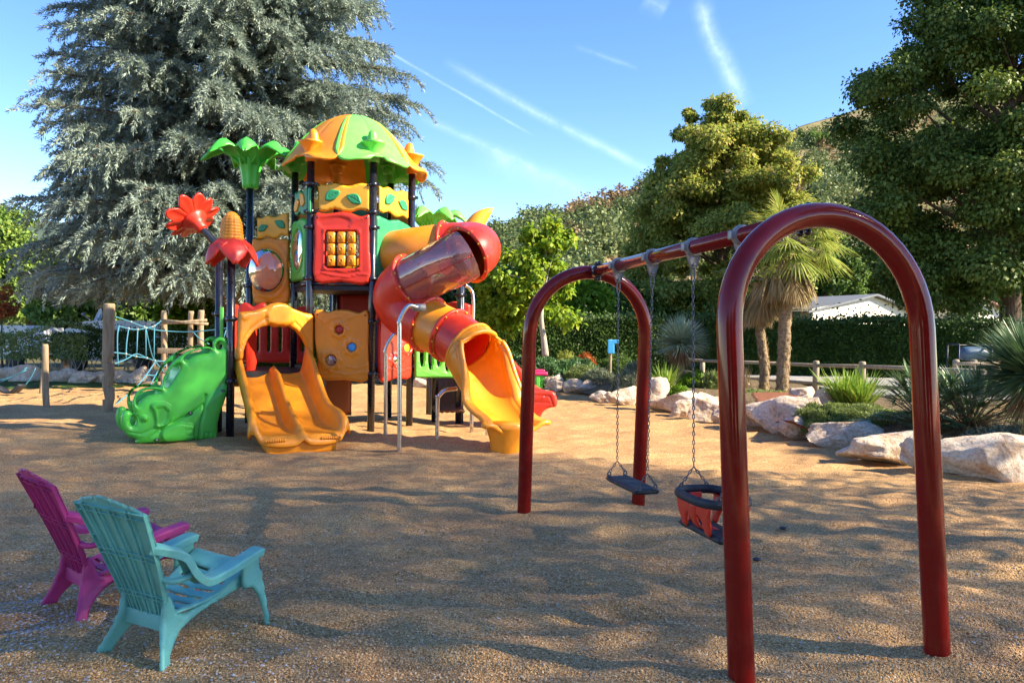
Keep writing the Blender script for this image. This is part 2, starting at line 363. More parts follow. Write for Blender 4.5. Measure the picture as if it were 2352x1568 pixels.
def inflate(outline, holes=(), sp=.02, H=.02, Rr=.03, t0=.01, raises=(), lines=(), backH=None, mapfn=None, bulge=None):
    """returns V,F. w>0 is the face towards the viewer. raises: (poly,h,soft); lines: (polyline,h,width)"""
    loops = [resample(outline, sp)]+[resample(h, sp) for h in holes]
    B = np.vstack(loops); A_ = []; B_ = []; edges = []; k = 0
    for l in loops:
        n = len(l); A_ += list(l); B_ += list(np.roll(l, -1, axis=0)); edges += [(k+i, k+(i+1) % n) for i in range(n)]; k += n
    lo = B.min(0); hi = B.max(0)
    gx, gy = np.meshgrid(np.arange(lo[0]+sp*.5, hi[0], sp), np.arange(lo[1]+sp*.5, hi[1], sp)); G = np.stack([gx.ravel(), gy.ravel()], 1)
    m = inside(G, outline)
    for h in holes: m &= ~inside(G, h)
    G = G[m]; dG = segdist(G, A_, B_); keep = dG > sp*.55; G = G[keep]; dG = dG[keep]
    P = np.vstack([B, G]); d = np.concatenate([np.zeros(len(B)), dG])
    res = mgeo.delaunay_2d_cdt([Vector(p) for p in P], edges, [], 0, 1e-7)
    ov = np.array([tuple(v) for v in res[0]]); tri = np.array([tuple(f) for f in res[2] if len(f) == 3])
    if len(ov) != len(P):
        P = ov; d = segdist(P, A_, B_); d[d < 1e-5] = 0
    else: P = ov if np.allclose(ov, P, atol=1e-5) else ov; d = segdist(P, A_, B_) if not np.allclose(ov, np.vstack([B, G]), atol=1e-5) else d
    c = P[tri].mean(1); m = inside(c, outline)
    for h in holes: m &= ~inside(c, h)
    tri = tri[m]
    a = P[tri[:, 1]]-P[tri[:, 0]]; b = P[tri[:, 2]]-P[tri[:, 0]]; flip = (a[:, 0]*b[:, 1]-a[:, 1]*b[:, 0]) < 0; tri[flip] = tri[flip][:, ::-1]
    s = np.clip(d/Rr, 0, 1); prof = np.sqrt(np.maximum(0, 1-(1-s)**2))
    s0 = np.clip(d/max(sp, t0*1.2), 0, 1); edge = np.sqrt(np.maximum(0, 1-(1-s0)**2))
    W = t0*edge+H*prof
    if bulge: W = W+edge*np.array([bulge(p[0], p[1]) for p in P])
    for poly, h, soft in raises:
        q = resample(poly, sp); dd = segdist(P, list(q), list(np.roll(q, -1, axis=0))); ins = inside(P, poly)
        sd_ = np.where(ins, dd, -dd); t = np.clip(sd_/soft*.5+.5, 0, 1); W = W+edge*h*t*t*(3-2*t)
    for pl, h, wd in lines:
        pl = [np.array(p, float) for p in pl]; dd = segdist(P, pl[:-1], pl[1:]); W = W+edge*h*np.exp(-(dd/wd)**2)
    if backH is None: Wb = -(t0*edge+H*prof*.6)
    else: Wb = -(t0*edge+backH*prof)
    isb = d <= 1e-9; n = len(P); front = np.arange(n); back = np.where(isb, np.arange(n), -1); nb = (~isb).sum(); back[~isb] = n+np.arange(nb)
    V = [mapfn(P[i, 0], P[i, 1], W[i]) for i in range(n)]+[mapfn(P[i, 0], P[i, 1], Wb[i]) for i in range(n) if not isb[i]]
    Fc = [tuple(int(x) for x in t) for t in tri]+[tuple(int(back[x]) for x in t[::-1]) for t in tri]
    Fc = [f for f in Fc if len(set(f)) == 3]; return V, Fc
class Plane:
    """vertical plane through two ground points; w axis faces the camera"""
    def __init__(s, a, b, off=0.0):
        s.o = Vector((a[0], a[1], 0)); s.u = (Vector((b[0], b[1], 0))-s.o); s.L = s.u.length; s.u.normalize()
        s.n = Vector((s.u.y, -s.u.x, 0))
        if s.n.dot(CAMP-s.o) < 0: s.n = -s.n
        s.o = s.o+s.n*off
    def uv(s, px, py):
        v = ray(px, py); t = (s.o-CAMP).dot(s.n)/v.dot(s.n); p = CAMP+v*t; return ((p-s.o).dot(s.u), p.z)
    def uvs(s, pts): return [s.uv(*p) for p in pts]
    def map(s, u, v, w): return s.o+s.u*u+s.n*w+Vector((0, 0, v))
# ------------------------------------------------------------------ ground
def fbm(x, y, oct_=4, s=1.0, seed=0):
    r = np.zeros_like(x); a = 1; t = 0; g = np.random.default_rng(seed)
    for o in range(oct_):
        for k in range(5):
            th = g.uniform(0, 6.28); ph = g.uniform(0, 6.28); fr = s*(2**o)*g.uniform(.75, 1.3)
            r += a*np.sin(fr*(x*math.cos(th)+y*math.sin(th))+ph+1.3*np.sin(fr*.6*(x*math.sin(th)-y*math.cos(th))+ph*2))/5
        t += a; a *= .55
    return r/t
def grid(xs, ys, zf, name, mat, kind='structure', parent=None, label=None, keep=None):
    X, Y = np.meshgrid(xs, ys); Z = zf(X, Y); V = np.stack([X, Y, Z], -1).reshape(-1, 3); nx = len(xs); ny = len(ys)
    i = np.arange(nx-1)[None, :]+nx*np.arange(ny-1)[:, None]; Fc = np.stack([i, i+1, i+nx+1, i+nx], -1).reshape(-1, 4)
    if keep is not None:
        c = V[Fc].mean(1); Fc = Fc[keep(c[:, 0], c[:, 1])]
    o = mk(name, V, Fc, mat, parent); o['kind'] = kind; return o
def gz(X, Y):
    X = np.asarray(X, float); Y = np.asarray(Y, float)
    a = .045*fbm(X, Y, 3, 2.6, 3)+.050*fbm(X*.8, Y*1.7, 3, 8.5, 5); ridge = np.abs(fbm(X*1.0, Y*1.7, 2, 4.2, 9)); h = a-.045*ridge+.012
    for cx_, cy_, r_, d_ in ((.9, 5.9, .45, -.05), (1.27, 4.75, .45, -.05), (-2.75, 9.9, .55, -.035), (-.15, 9.9, .5, -.03), (.12, 6.8, .14, .025), (1.2, 7.0, .14, .025), (1.03, 3.45, .14, .02), (2.17, 3.8, .14, .025)):
        h = h+d_*np.exp(-((X-cx_)**2+(Y-cy_)**2)/r_**2)
    return h
ys = np.concatenate([np.arange(-4, 2.4, .3), np.arange(2.4, 6, .022), np.arange(6, 12, .04), np.arange(12, 27, .1)])
xs = np.concatenate([np.arange(-22, -7, .15), np.arange(-7, -3, .05), np.arange(-3, 4.6, .026), np.arange(4.6, 9, .07), np.arange(9, 16, .4)])
RL = [gp(x, y) for x, y in [(1030, 893), (1262, 890), (1300, 897), (1370, 915), (1400, 920), (1440, 928), (1530, 945), (1620, 957), (1700, 970), (1790, 988), (1850, 1000), (1900, 1012), (1990, 1032), (2120, 1052), (2180, 1075), (2400, 1085)]]
RL = [Vector((RL[0].x-6, 24.5, 0))]+RL+[Vector((9, 6.6, 0)), Vector((14, 3, 0))]
grid(xs, ys, gz, 'gravel_ground', M['gravel'])
gx = np.concatenate([np.linspace(-3000, -60, 30), np.linspace(-50, 50, 21), np.linspace(60, 3000, 30)])
grid(gx, np.concatenate([np.linspace(-500, -10, 8), np.linspace(0, 60, 13), np.linspace(80, 4000, 40)]), lambda X, Y: -0.12+0*X, 'ground', M['earth'])
# planting bed
BL = [(p.x, p.y) for p in RL]+[(40, 3), (40, 31), (RL[0].x, 31)]
def bedz(X, Y):
    P = np.stack([X.ravel(), Y.ravel()], 1); A = [np.array((p.x, p.y)) for p in RL]
    d = segdist(P, A[:-1], A[1:]).reshape(X.shape); t = np.clip(d/.9, 0, 1)
    far = np.clip((Y-16.4+.6*(X-7))/2.2, 0, 1)
    z = .05+(.30*t*t*(3-2*t))*(1-far*.75)+.03*fbm(X, Y, 3, 3, 11)
    return z
def bedz1(x, y): return float(bedz(np.array([[x]], float), np.array([[y]], float))[0, 0])
bedpoly = [(a, b) for a, b in BL]
grid(np.arange(-8, 22, .12), np.arange(3, 30, .12), bedz, 'planting_bed', M['bedsoil'], keep=lambda x, y: inside(np.stack([x, y], 1), bedpoly))
# mulch area
def patch(name, pts, mat, dz, step=.1, lift=.004, kind='structure'):
    poly = smooth_poly(pts, 5); a = np.array(poly); 
    return grid(np.arange(a[:, 0].min(), a[:, 0].max(), step), np.arange(a[:, 1].min(), a[:, 1].max(), step), lambda X, Y: dz(X, Y)+lift, name, mat, kind, keep=lambda x, y: inside(np.stack([x, y], 1), poly))
mp = [gp(x, y, .33) for x, y in [(1730, 905), (1830, 905), (1900, 900), (1990, 925), (1960, 960), (1860, 965), (1800, 960)]]
patch('mulch', [(p.x, p.y) for p in mp], M["mulch"], bedz, .08, .012)
# path behind the fence
pp = [gp(x, y, .1) for x, y in [(1560, 868), (1760, 872), (1900, 897), (2030, 930), (2352, 950), (2900, 980), (3000, 900), (2352, 868), (1900, 858), (1560, 853)]]
patch('path', [(p.x, p.y) for p in pp], M['path'], bedz, .2, .05)

# ------------------------------------------------------------------ play tower
PR = .057
A_ = Vector((-4.07, 10.98, 0)); Bp = Vector((-4.47, 11.57, 0)); G = Vector((-4.42, 12.75, 0))
HX = Vector((-2.68, 12.70, 0)); hexp = {}
for nm, a in (('D', -120), ('C', -60), ('E', 0), ('C2', 60), ('D2', 120), ('Fp', 180)):
    hexp[nm] = HX+Vector((math.cos(R(a)), math.sin(R(a)), 0))*.975
D, C_, E, C2, D2, Fp = [hexp[k] for k in ('D', 'C', 'E', 'C2', 'D2', 'Fp')]
H1 = gp(998, 967); H2 = gp(1053, 974); H1.z = H2.z = 0
PT = empty('play_tower', (HX.x, HX.y, 0), 'tall plastic climbing tower with orange and green petal roof, spiral tube slide and elephant climber', 'play tower')
def pole(p, top, name='pole', base=-.3, clamps=(), r=PR):
    mb = MB(); mb.add(*tube([(p.x, p.y, base), (p.x, p.y, top)], r, 20))
    o = mb.build(name, M['black'], PT)
    for z in clamps:
        c = MB(); c.add(*lathe([(r+.001, -.035), (r+.016, -.03), (r+.016, .03), (r+.001, .035)], 20, Matrix.Translation((p.x, p.y, z))))
        for s in (-1, 1): c.add(*box((p.x+s*(r+.025), p.y, z), (.05, .03, .045)))
        c.build('clamp_ring', M['black'], o)
    return o
pole(A_, 2.78, clamps=(.82, 1.72)); pole(Bp, 2.55, clamps=(1.8,)); pole(G, 3.95, clamps=(2.9, 1.8, 2.3))
for q in (D, C_, E): pole(q, 4.24, clamps=(.9, 1.72, 2.38, 3.18, 3.42, 3.85) if q is not E else (.95, 1.7, 2.38, 3.2, 3.8))
for q in (C2, D2, Fp): pole(q, 4.24, clamps=(2.38, 3.2, 3.8))
pole(H1, 2.1, clamps=(1.0,)); pole(H2, 2.75, clamps=(1.0, 2.2))
for px, py in ((784, 940), (762, 955)):
    q = gp(px, py); pole(Vector((q.x, q.y, 0)), 2.3)
# decks
def deck(pts, z, t=.12, name='deck'):
    V = [(p.x, p.y, z) for p in pts]+[(p.x, p.y, z-t) for p in pts]; n = len(pts)
    mk(name, V, [tuple(range(n)), tuple(range(n, 2*n))[::-1]]+[(i, i+n, (i+1) % n+n, (i+1) % n) for i in range(n)], M['deck'], PT, smooth=False)
deck([D, C_, E, C2, D2, Fp], 2.34, .14)
deck([A_, D, Fp, G, Bp], .95, .09)
deck([C_, E, H2, H1, C2], .98, .09)
deck([D, C_, E, C2, D2, Fp], 1.0, .08)
# beams under the high deck
for a, b in ((D, C_), (C_, E), (Fp, D), (C2, D2)):
    mb = MB(); mb.add(*tube([(a.x, a.y, 2.3), (b.x, b.y, 2.3)], .035, 8)); mb.build('deck_beam', M['black'], PT)

def panel(name, pl, outline, mat, holes=(), parent=None, **kw):
    kw.setdefault('sp', .025); kw.setdefault('H', .012); kw.setdefault('Rr', .03); kw.setdefault('t0', .018)
    V, Fc = inflate(outline, holes, mapfn=pl.map, **kw)
    return mk(name, V, Fc, mat, parent or PT)
def bolts(pl, uvs_, w, r=.014, mat='black', name='bolt', parent=None):
    for (u, v) in uvs_:
        mb = MB(); Mx = Matrix.Translation(pl.map(u, v, w)) @ rot_to(pl.n).to_4x4(); mb.add(*lathe([(r, -.005), (r, .004), (r*.6, .008)], 12, Mx)); o_ = mb.build(name, M[mat], parent or PT)
    return o_
def wavy(pl, x0, x1, yt0, yt1, yb0, yb1, amp=.028, n=20, waves=2.0, ph=.6):
    """outline with wavy top and bottom given pixel corners"""
    a = pl.uv(x0, yt0); b = pl.uv(x1, yt1); c = pl.uv(x1, yb1); d = pl.uv(x0, yb0); out = []
    e = lambda t: min(1, 6*t, 6*(1-t))
    for i in range(n+1):
        t = i/n; out.append((a[0]+(b[0]-a[0])*t, a[1]+(b[1]-a[1])*t-amp*e(t)*(1+math.sin(2*math.pi*waves*t+ph))*.5*1.6+.0))
    for i in range(n+1):
        t = 1-i/n; out.append((d[0]+(c[0]-d[0])*t, d[1]+(c[1]-d[1])*t-amp*e(t)*math.sin(2*math.pi*waves*t+ph)*.9))
    return out
LEAF = [(0, 0), (.10, .16), (.3, .30), (.55, .33), (.8, .2), (1, 0), (.75, -.14), (.45, -.2), (.18, -.13)]
def leafdec(pl, px0, py0, px1, py1, mat, w=.03, parent=None, curve=1):
    a = Vector(pl.uv(px0, py0)); b = Vector(pl.uv(px1, py1)); d = b-a; n = Vector((-d.y, d.x))*curve
    out = smooth_poly([tuple(a+d*x+n*y*1.15) for x, y in LEAF], 3)
    mid = [tuple(a+d*t+n*(.05*math.sin(math.pi*t))) for t in (0, .3, .6, .95)]
    ls = [(mid, -.006, .006)]+[([tuple(a+d*t+n*.05), tuple(a+d*(t+.14)+n*s*.22)], -.004, .005) for t in (.25, .45, .65) for s in (1, -.6)]
    V, Fc = inflate(out, sp=.011, H=.006, Rr=.02, t0=.012, lines=ls, mapfn=lambda u, v, ww: pl.map(u, v, ww+w)); return mk('leaf_emblem', V, Fc, M[mat], parent or PT)

pDC = Plane(D, C_, .03); pCE = Plane(C_, E, .03); pFD = Plane(Fp, D, .03); pGF = Plane(G, Fp, .03)
# upper leaf boards
o = panel('leaf_board', pDC, wavy(pDC, 730, 851, 420, 421, 484, 486), M['amber'], H=.004, Rr=.015)
leafdec(pDC, 748, 461, 783, 441, 'darkgreen', parent=o); leafdec(pDC, 830, 469, 796, 450, 'darkgreen', parent=o, curve=-1)
bolts(pDC, pDC.uvs([(734, 426), (846, 427), (733, 480), (845, 482)]), .03, parent=o)
o = panel('leaf_board', pCE, wavy(pCE, 869, 937, 424, 440, 485, 504), M['amber'], H=.004, Rr=.015)
leafdec(pCE, 882, 468, 904, 452, 'darkgreen', parent=o); leafdec(pCE, 932, 484, 912, 462, 'darkgreen', parent=o, curve=-1)
o = panel('leaf_board', pFD, wavy(pFD, 679, 713, 440, 428, 495, 490), M['darkgreen'], H=.004, Rr=.015)
leafdec(pFD, 681, 486, 692, 463, 'amber', parent=o); leafdec(pFD, 704, 466, 694, 445, 'amber', parent=o)
o = panel('leaf_board', pGF, wavy(pGF, 590, 664, 498, 488, 549, 542), M['amber'], H=.004, Rr=.015)
leafdec(pGF, 595, 532, 617, 519, 'darkgreen', parent=o); leafdec(pGF, 655, 525, 632, 508, 'darkgreen', parent=o, curve=-1)
pED = Plane(E, C2); pCD2 = Plane(D2, C2); pFD2 = Plane(Fp, D2)
for pl in (pED, pCD2, pFD2):
    L_ = pl.L; out = [(.06+(L_-.12)*t/16, 3.83-.02*math.sin(t*.8)) for t in range(17)]+[(L_-.06-(L_-.12)*t/16, 3.33-.02*math.sin(t*.8)) for t in range(17)]
    panel('leaf_board', pl, out, M['amber'] if pl is not pCD2 else M['darkgreen'], H=.004, Rr=.015)
# red block-window panel
o1 = [(722, 500), (728, 488), (745, 491), (765, 489), (788, 486), (808, 490), (828, 497), (845, 492), (851, 500), (850, 560), (849, 649), (785, 648), (723, 645), (722, 560)]
win = pDC.uvs([(752, 532), (818, 532), (824, 540), (824, 612), (818, 616), (755, 615), (749, 609), (749, 539)])
u0 = pDC.uvs(smooth_poly(o1, 3))
o = panel('block_window_panel', pDC, u0, M['red'], [win], sp=.02, H=.02, Rr=.05, t0=.025,
      raises=[(pDC.uvs(smooth_poly([(733, 508), (750, 500), (780, 498), (806, 506), (795, 520), (765, 522), (742, 522)])), -.012, .02), (pDC.uvs([(744, 527), (829, 527), (829, 621), (744, 621)]), .014, .012)],
      lines=[(pDC.uvs([(726, 632), (740, 626), (765, 632), (800, 636), (830, 629), (848, 632)]), .010, .010), (pDC.uvs([(805, 522), (820, 508), (846, 498)]), .010, .010), (pDC.uvs([(775, 622), (800, 626), (822, 618)]), .01, .01)])
bolts(pDC, pDC.uvs([(731, 500), (843, 501)]), .045, parent=o)
for i, x in enumerate((762, 785.5, 809)):
    us = [pDC.uv(x, 532), pDC.uv(x, 616)]; mb = MB(); mb.add(*tube([pDC.map(*us[0], 0), pDC.map(*us[1], 0)], .008, 8)); mb.build('spindle', M['steel'], o)
    for y in (546, 572.5, 599):
        u, v = pDC.uv(x, y); hh = .083; rr = .066; n = 4
        def sq(r, z, a): return r/max(abs(math.cos(a)), abs(math.sin(a)))**.55
        mb = MB(); Mx = Matrix.Translation(pDC.map(u, v, .0)) @ Matrix.Rotation(random.uniform(-.15, .15), 4, 'Z')
        mb.add(*lathe([(.03, -hh), (rr*.85, -hh), (rr, -hh+.012), (rr, hh-.012), (rr*.85, hh), (.03, hh)], 32, Mx, sq))
        V, Fc = lathe([(.028, -.004), (.032, .0), (.028, .008), (.02, .008), (.018, .001)], 18, Mx @ Matrix.Translation((0, -rr*.98, 0)) @ Matrix.Rotation(R(90), 4, 'X')); mb.add(V, Fc)
        mb.build('letter_block', M['orange'], o)
# green side panel with round bead window
og = [(663, 520), (667, 496), (678, 490), (690, 491), (700, 488), (711, 487), (710, 560), (709, 648), (690, 652), (665, 655), (664, 600)]
ring = circ(*pFD.uv(684, 568), .25, 40)
def relsq(c, fx, fy): return c
cu, cv = pFD.uv(685, 569)
o = panel('bead_window_panel', pFD, [(.05, 2.36), (pFD.L-.06, 2.36), (pFD.L-.05, 3.30), (pFD.L*.8, 3.33), (pFD.L*.6, 3.36), (pFD.L*.4, 3.34), (pFD.L*.2, 3.36), (.08, 3.30)], M['green'], [circ(pFD.L/2, 2.86, .335, 40)], sp=.022, H=.02, Rr=.05, t0=.025,
      lines=[([(.1, 2.47), (.3, 2.5), (.6, 2.45), (.9, 2.5)], .01, .012)])
mb = MB(); cc = pFD.map(pFD.L/2, 2.86, .03); rim = []
for k in range(41):
    a = 2*math.pi*k/40; rim.append(cc+pFD.u*(.36*math.cos(a))+Vector((0, 0, .36*math.sin(a))))
mb.add(*tube(rim[:-1], .035, 10, closed=True)); mb.build('window_ring', M['green'], o)
def dome(pl, u, v, r, h, mat, parent, ry=None, w0=.03, name='bubble_window'):
    ry = ry or r; V = []; Fc = []; nr = 12; ns = 36
    for i in range(nr+1):
        p = math.pi/2*i/nr
        for k in range(ns):
            a = 2*math.pi*k/ns; V.append(pl.map(u+r*math.sin(p)*math.cos(a), v+ry*math.sin(p)*math.sin(a), w0+h*math.cos(p)))
    for i in range(nr):
        for k in range(ns): Fc.append((i*ns+k, i*ns+(k+1) % ns, (i+1)*ns+(k+1) % ns, (i+1)*ns+k))
    return mk(name, V, Fc, mat, parent)
dome(pFD, pFD.L/2, 2.86, .33, .06, M['clear'], o)
bcols = [M['red'], M['green'], M['amber'], M['blue'], M['strap']]
for bi in range(5):
    for k in range(7):
        mb = MB(); a = random.uniform(0, 6.28); rr = random.uniform(.05, .29); mb.add(*sphere(pFD.map(pFD.L/2+rr*math.cos(a), 2.86+rr*math.sin(a), -.02), .022, 8, 6)); mb.build('bead', bcols[bi], o)
# orange bubble panel (left), behind the clear dome a solid orange dish
ob = [(578, 560), (583, 548), (600, 550), (618, 545), (640, 549), (660, 549), (666, 560), (665, 620), (664, 694), (620, 697), (583, 694), (580, 620)]
o = panel('bubble_panel', pGF, pGF.uvs(smooth_poly(ob, 3)), M['orange'], sp=.022, H=.02, Rr=.05, t0=.025,
      lines=[(pGF.uvs([(585, 683), (605, 678), (630, 684), (660, 677)]), .01, .012), (pGF.uvs([(590, 562), (610, 556), (640, 562), (660, 556)]), .01, .012)],
      raises=[(pGF.uvs(circ(620, 622, 48, 30, 66)), .02, .03), (pGF.uvs(circ(618, 622, 38, 30, 54)), -.03, .04)])
u, v = pGF.uv(616, 622); dome(pGF, u, v, .31, .24, M['clear'], o, .39)
bolts(pGF, [(u+.335*math.cos(a), v+.42*math.sin(a)) for a in np.arange(0, 6.2, .7)], .055, .012, 'clamp', parent=o)
# lower orange porthole panel D-C
ol = [(722, 725), (724, 714), (735, 711), (755, 716), (775, 711), (800, 712), (825, 718), (838, 713), (848, 722), (847, 800), (845, 873), (790, 872), (737, 870), (730, 830), (723, 780)]
ports = [(780, 757, 9.5, 13), (809, 797, 9.5, 13), (761, 827, 12, 15)]
def flower(cx, cy, r, n=8, k=.1): return [(cx+r*(1+k*math.cos(n*a))*math.cos(a), cy+r*1.04*(1+k*math.cos(n*a))*math.sin(a)) for a in np.arange(0, 6.28, .1)]
def porthole_panel(pl, outline, ports, mat, lines, glass=('redboard', 'blue', 'clear')):
    o = panel('porthole_panel', pl, pl.uvs(smooth_poly(outline, 3)), mat, [pl.uvs(circ(x, y, r, 20)) for x, y, r, q in ports], sp=.018, H=.02, Rr=.05, t0=.022,
              raises=[(pl.uvs(flower(x, y, r*2.0)), .016, .012) for x, y, r, q in ports]+[(pl.uvs(circ(x, y, r*1.35, 24)), .012, .012) for x, y, r, q in ports],
              lines=[(pl.uvs(l), .010, .010) for l in lines])
    for (x, y, r, q), gm in zip(ports, glass):
        u, v = pl.uv(x, y); rr = r*(pl.uv(x+1, y)[0]-u); dome(pl, u, v, abs(rr), .03, M[gm], o, w0=.01, name='porthole')
        bolts(pl, [(u+abs(rr)*1.22*math.cos(a), v+abs(rr)*1.22*math.sin(a)) for a in (0, 1.57, 3.14, 4.71)], .055, .008, 'steel', parent=o)
    return o
o = porthole_panel(pDC, ol, ports, M['orange'], [[(728, 722), (745, 742), (765, 730), (785, 728)], [(785, 745), (805, 728), (840, 720)], [(740, 858), (765, 853), (800, 861), (845, 852)], [(800, 842), (820, 846), (845, 835)]])
bolts(pDC, pDC.uvs([(730, 722), (840, 724)]), .045, parent=o)
# lower red porthole panel on C-E, blue board behind
orr = [(868, 715), (880, 706), (905, 712), (930, 716), (942, 722), (943, 800), (942, 866), (905, 869), (870, 869)]
porthole_panel(pCE, orr, [(931, 798, 8, 14), (905, 826, 8, 14)], M['red'], [[(872, 850), (890, 846), (915, 852), (940, 846)]], ('amber', 'clear'))
mb = MB(); a = C_.lerp(E, .12); mb.add(*box((a.x-.05, a.y+.15, 1.3), (.16, .04, .75))); mb.build('blue_board', M['blue'], PT)
# green board + tube flange on C-E
o = panel('tube_board', pCE, [(.03, 2.4), (pCE.L-.03, 2.4), (pCE.L-.02, 3.28), (pCE.L*.85, 3.33), (pCE.L*.6, 3.38), (pCE.L*.35, 3.34), (.1, 3.38), (.03, 3.36)], M['darkgreen'], H=.004, Rr=.02)
# interior red boards seen below the high deck and behind the slide
def board(name, a, b, z0, z1, mat, off=0, **kw):
    pl = Plane(a, b, off); return panel(name, pl, [(.05, z0), (pl.L-.05, z0), (pl.L-.05, z1), (.05, z1)], M[mat], sp=.06, **kw)
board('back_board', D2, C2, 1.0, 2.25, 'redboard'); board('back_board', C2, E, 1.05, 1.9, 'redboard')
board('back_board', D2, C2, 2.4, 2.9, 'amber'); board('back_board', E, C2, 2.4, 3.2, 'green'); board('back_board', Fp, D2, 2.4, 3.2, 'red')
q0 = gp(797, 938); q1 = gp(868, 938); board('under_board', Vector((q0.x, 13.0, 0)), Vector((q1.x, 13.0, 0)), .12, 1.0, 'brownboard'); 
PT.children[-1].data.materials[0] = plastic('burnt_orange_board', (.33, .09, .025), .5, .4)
# slatted red barrier behind the double slide
pS = Plane(G+Vector((-.1, .3, 0)), Fp+Vector((.2, .35, 0)))
Ls = pS.L; slots = []
for k in range(5):
    u = .14+k*(Ls-.28)/4; slots.append([(u-.028, 1.22), (u-.01, 1.19), (u+.01, 1.19), (u+.028, 1.22), (u+.028, 1.76), (u+.01, 1.79), (u-.01, 1.79), (u-.028, 1.76)])
panel('slatted_barrier', pS, [(-.05, 1.0), (Ls+.05, 1.0), (Ls+.05, 1.85)]+[(Ls*(1-t/10), 1.93+.06*math.sin(t*1.2)) for t in range(1, 10)]+[(-.05, 1.85)], M['red'], slots, sp=.025, H=.012, Rr=.03)
# red double-hump board showing left of the slide arch and the lime post strip
pB = Plane(Bp+Vector((.12, .1, 0)), G+Vector((.0, 0, 0)), 0)
panel('humped_barrier', pB, [(.05, 1.0), (pB.L-.05, 1.0), (pB.L-.05, 1.85)]+[(pB.L*(.95-.9*t/12), 1.9+.07*abs(math.sin(t*.55))) for t in range(13)]+[(.05, 1.85)], M['red'], sp=.03)
pH = Plane(G+Vector((.15, .1, 0)), Fp+Vector((-.2, .1, 0)))
pf = Plane(A_+Vector((-.02, .35, 0)), A_+Vector((1.0, .6, 0)))
panel('humped_barrier', pf, pf.uvs(smooth_poly([(546, 730), (548, 705), (560, 695), (572, 697), (582, 704), (592, 698), (604, 695), (612, 702), (612, 745), (585, 748), (556, 748)], 3)), M['red'], sp=.02, H=.03, Rr=.05)
mb = MB(); a = at(509, 770, 11.45); mb.add(*box((a.x, a.y, 1.62), (.05, .03, .56))); mb.build('lime_upright', M['lime'], PT)
mb = MB(); a = at(560, 770, 11.3)
mb.add(*box((a.x+.03, a.y+.25, 1.4), (.03, .4, .95))); mb.build('side_barrier', M['red'], PT)

# ---------------- double slide with arch hood
pA = Plane(A_+Vector((.05, -.02, 0)), D+Vector((-.02, -.03, 0)), .06)
arch = [(1152, 600), (1150, 520), (1158, 380), (1166, 200), (1185, 186), (1240, 182), (1310, 175), (1380, 152), (1440, 118), (1510, 105), (1575, 115), (1640, 158), (1730, 192), (1800, 205), (1810, 225), (1808, 420), (1812, 602),
        (1765, 602), (1752, 500), (1715, 420), (1660, 350), (1600, 312), (1560, 322), (1520, 312), (1480, 322), (1430, 302), (1370, 320), (1300, 355), (1245, 430), (1215, 520), (1205, 600)]
def zz(l): return pA.uvs(z2(l))
ls = [(zz([(1180, 505), (1205, 420), (1265, 330), (1340, 270), (1400, 235)]), -.022, .010), (zz([(1770, 500), (1745, 400), (1690, 320), (1640, 270)]), -.022, .010)]
ls += [(zz([(1395, 270), (1390, 210), (1410, 150), (1450, 125)]), -.012, .008), (zz([(1635, 285), (1640, 220), (1615, 160), (1575, 125)]), -.012, .008), (zz([(1460, 255), (1455, 200), (1465, 145)]), -.008, .007), (zz([(1395, 270), (1450, 290), (1560, 290), (1635, 280)]), -.01, .008)]
rz = [(zz(circ(1212, 232, 26, 20)), .014, .01), (zz(circ(1768, 240, 26, 20)), .014, .01), (zz([(1400, 280), (1395, 200), (1430, 130), (1500, 112), (1580, 130), (1630, 200), (1630, 285), (1500, 300)]), .035, .014)]
panel('slide_arch', pA, zz(arch), M['orange'], sp=.02, H=.03, Rr=.05, t0=.03, lines=ls, raises=rz)
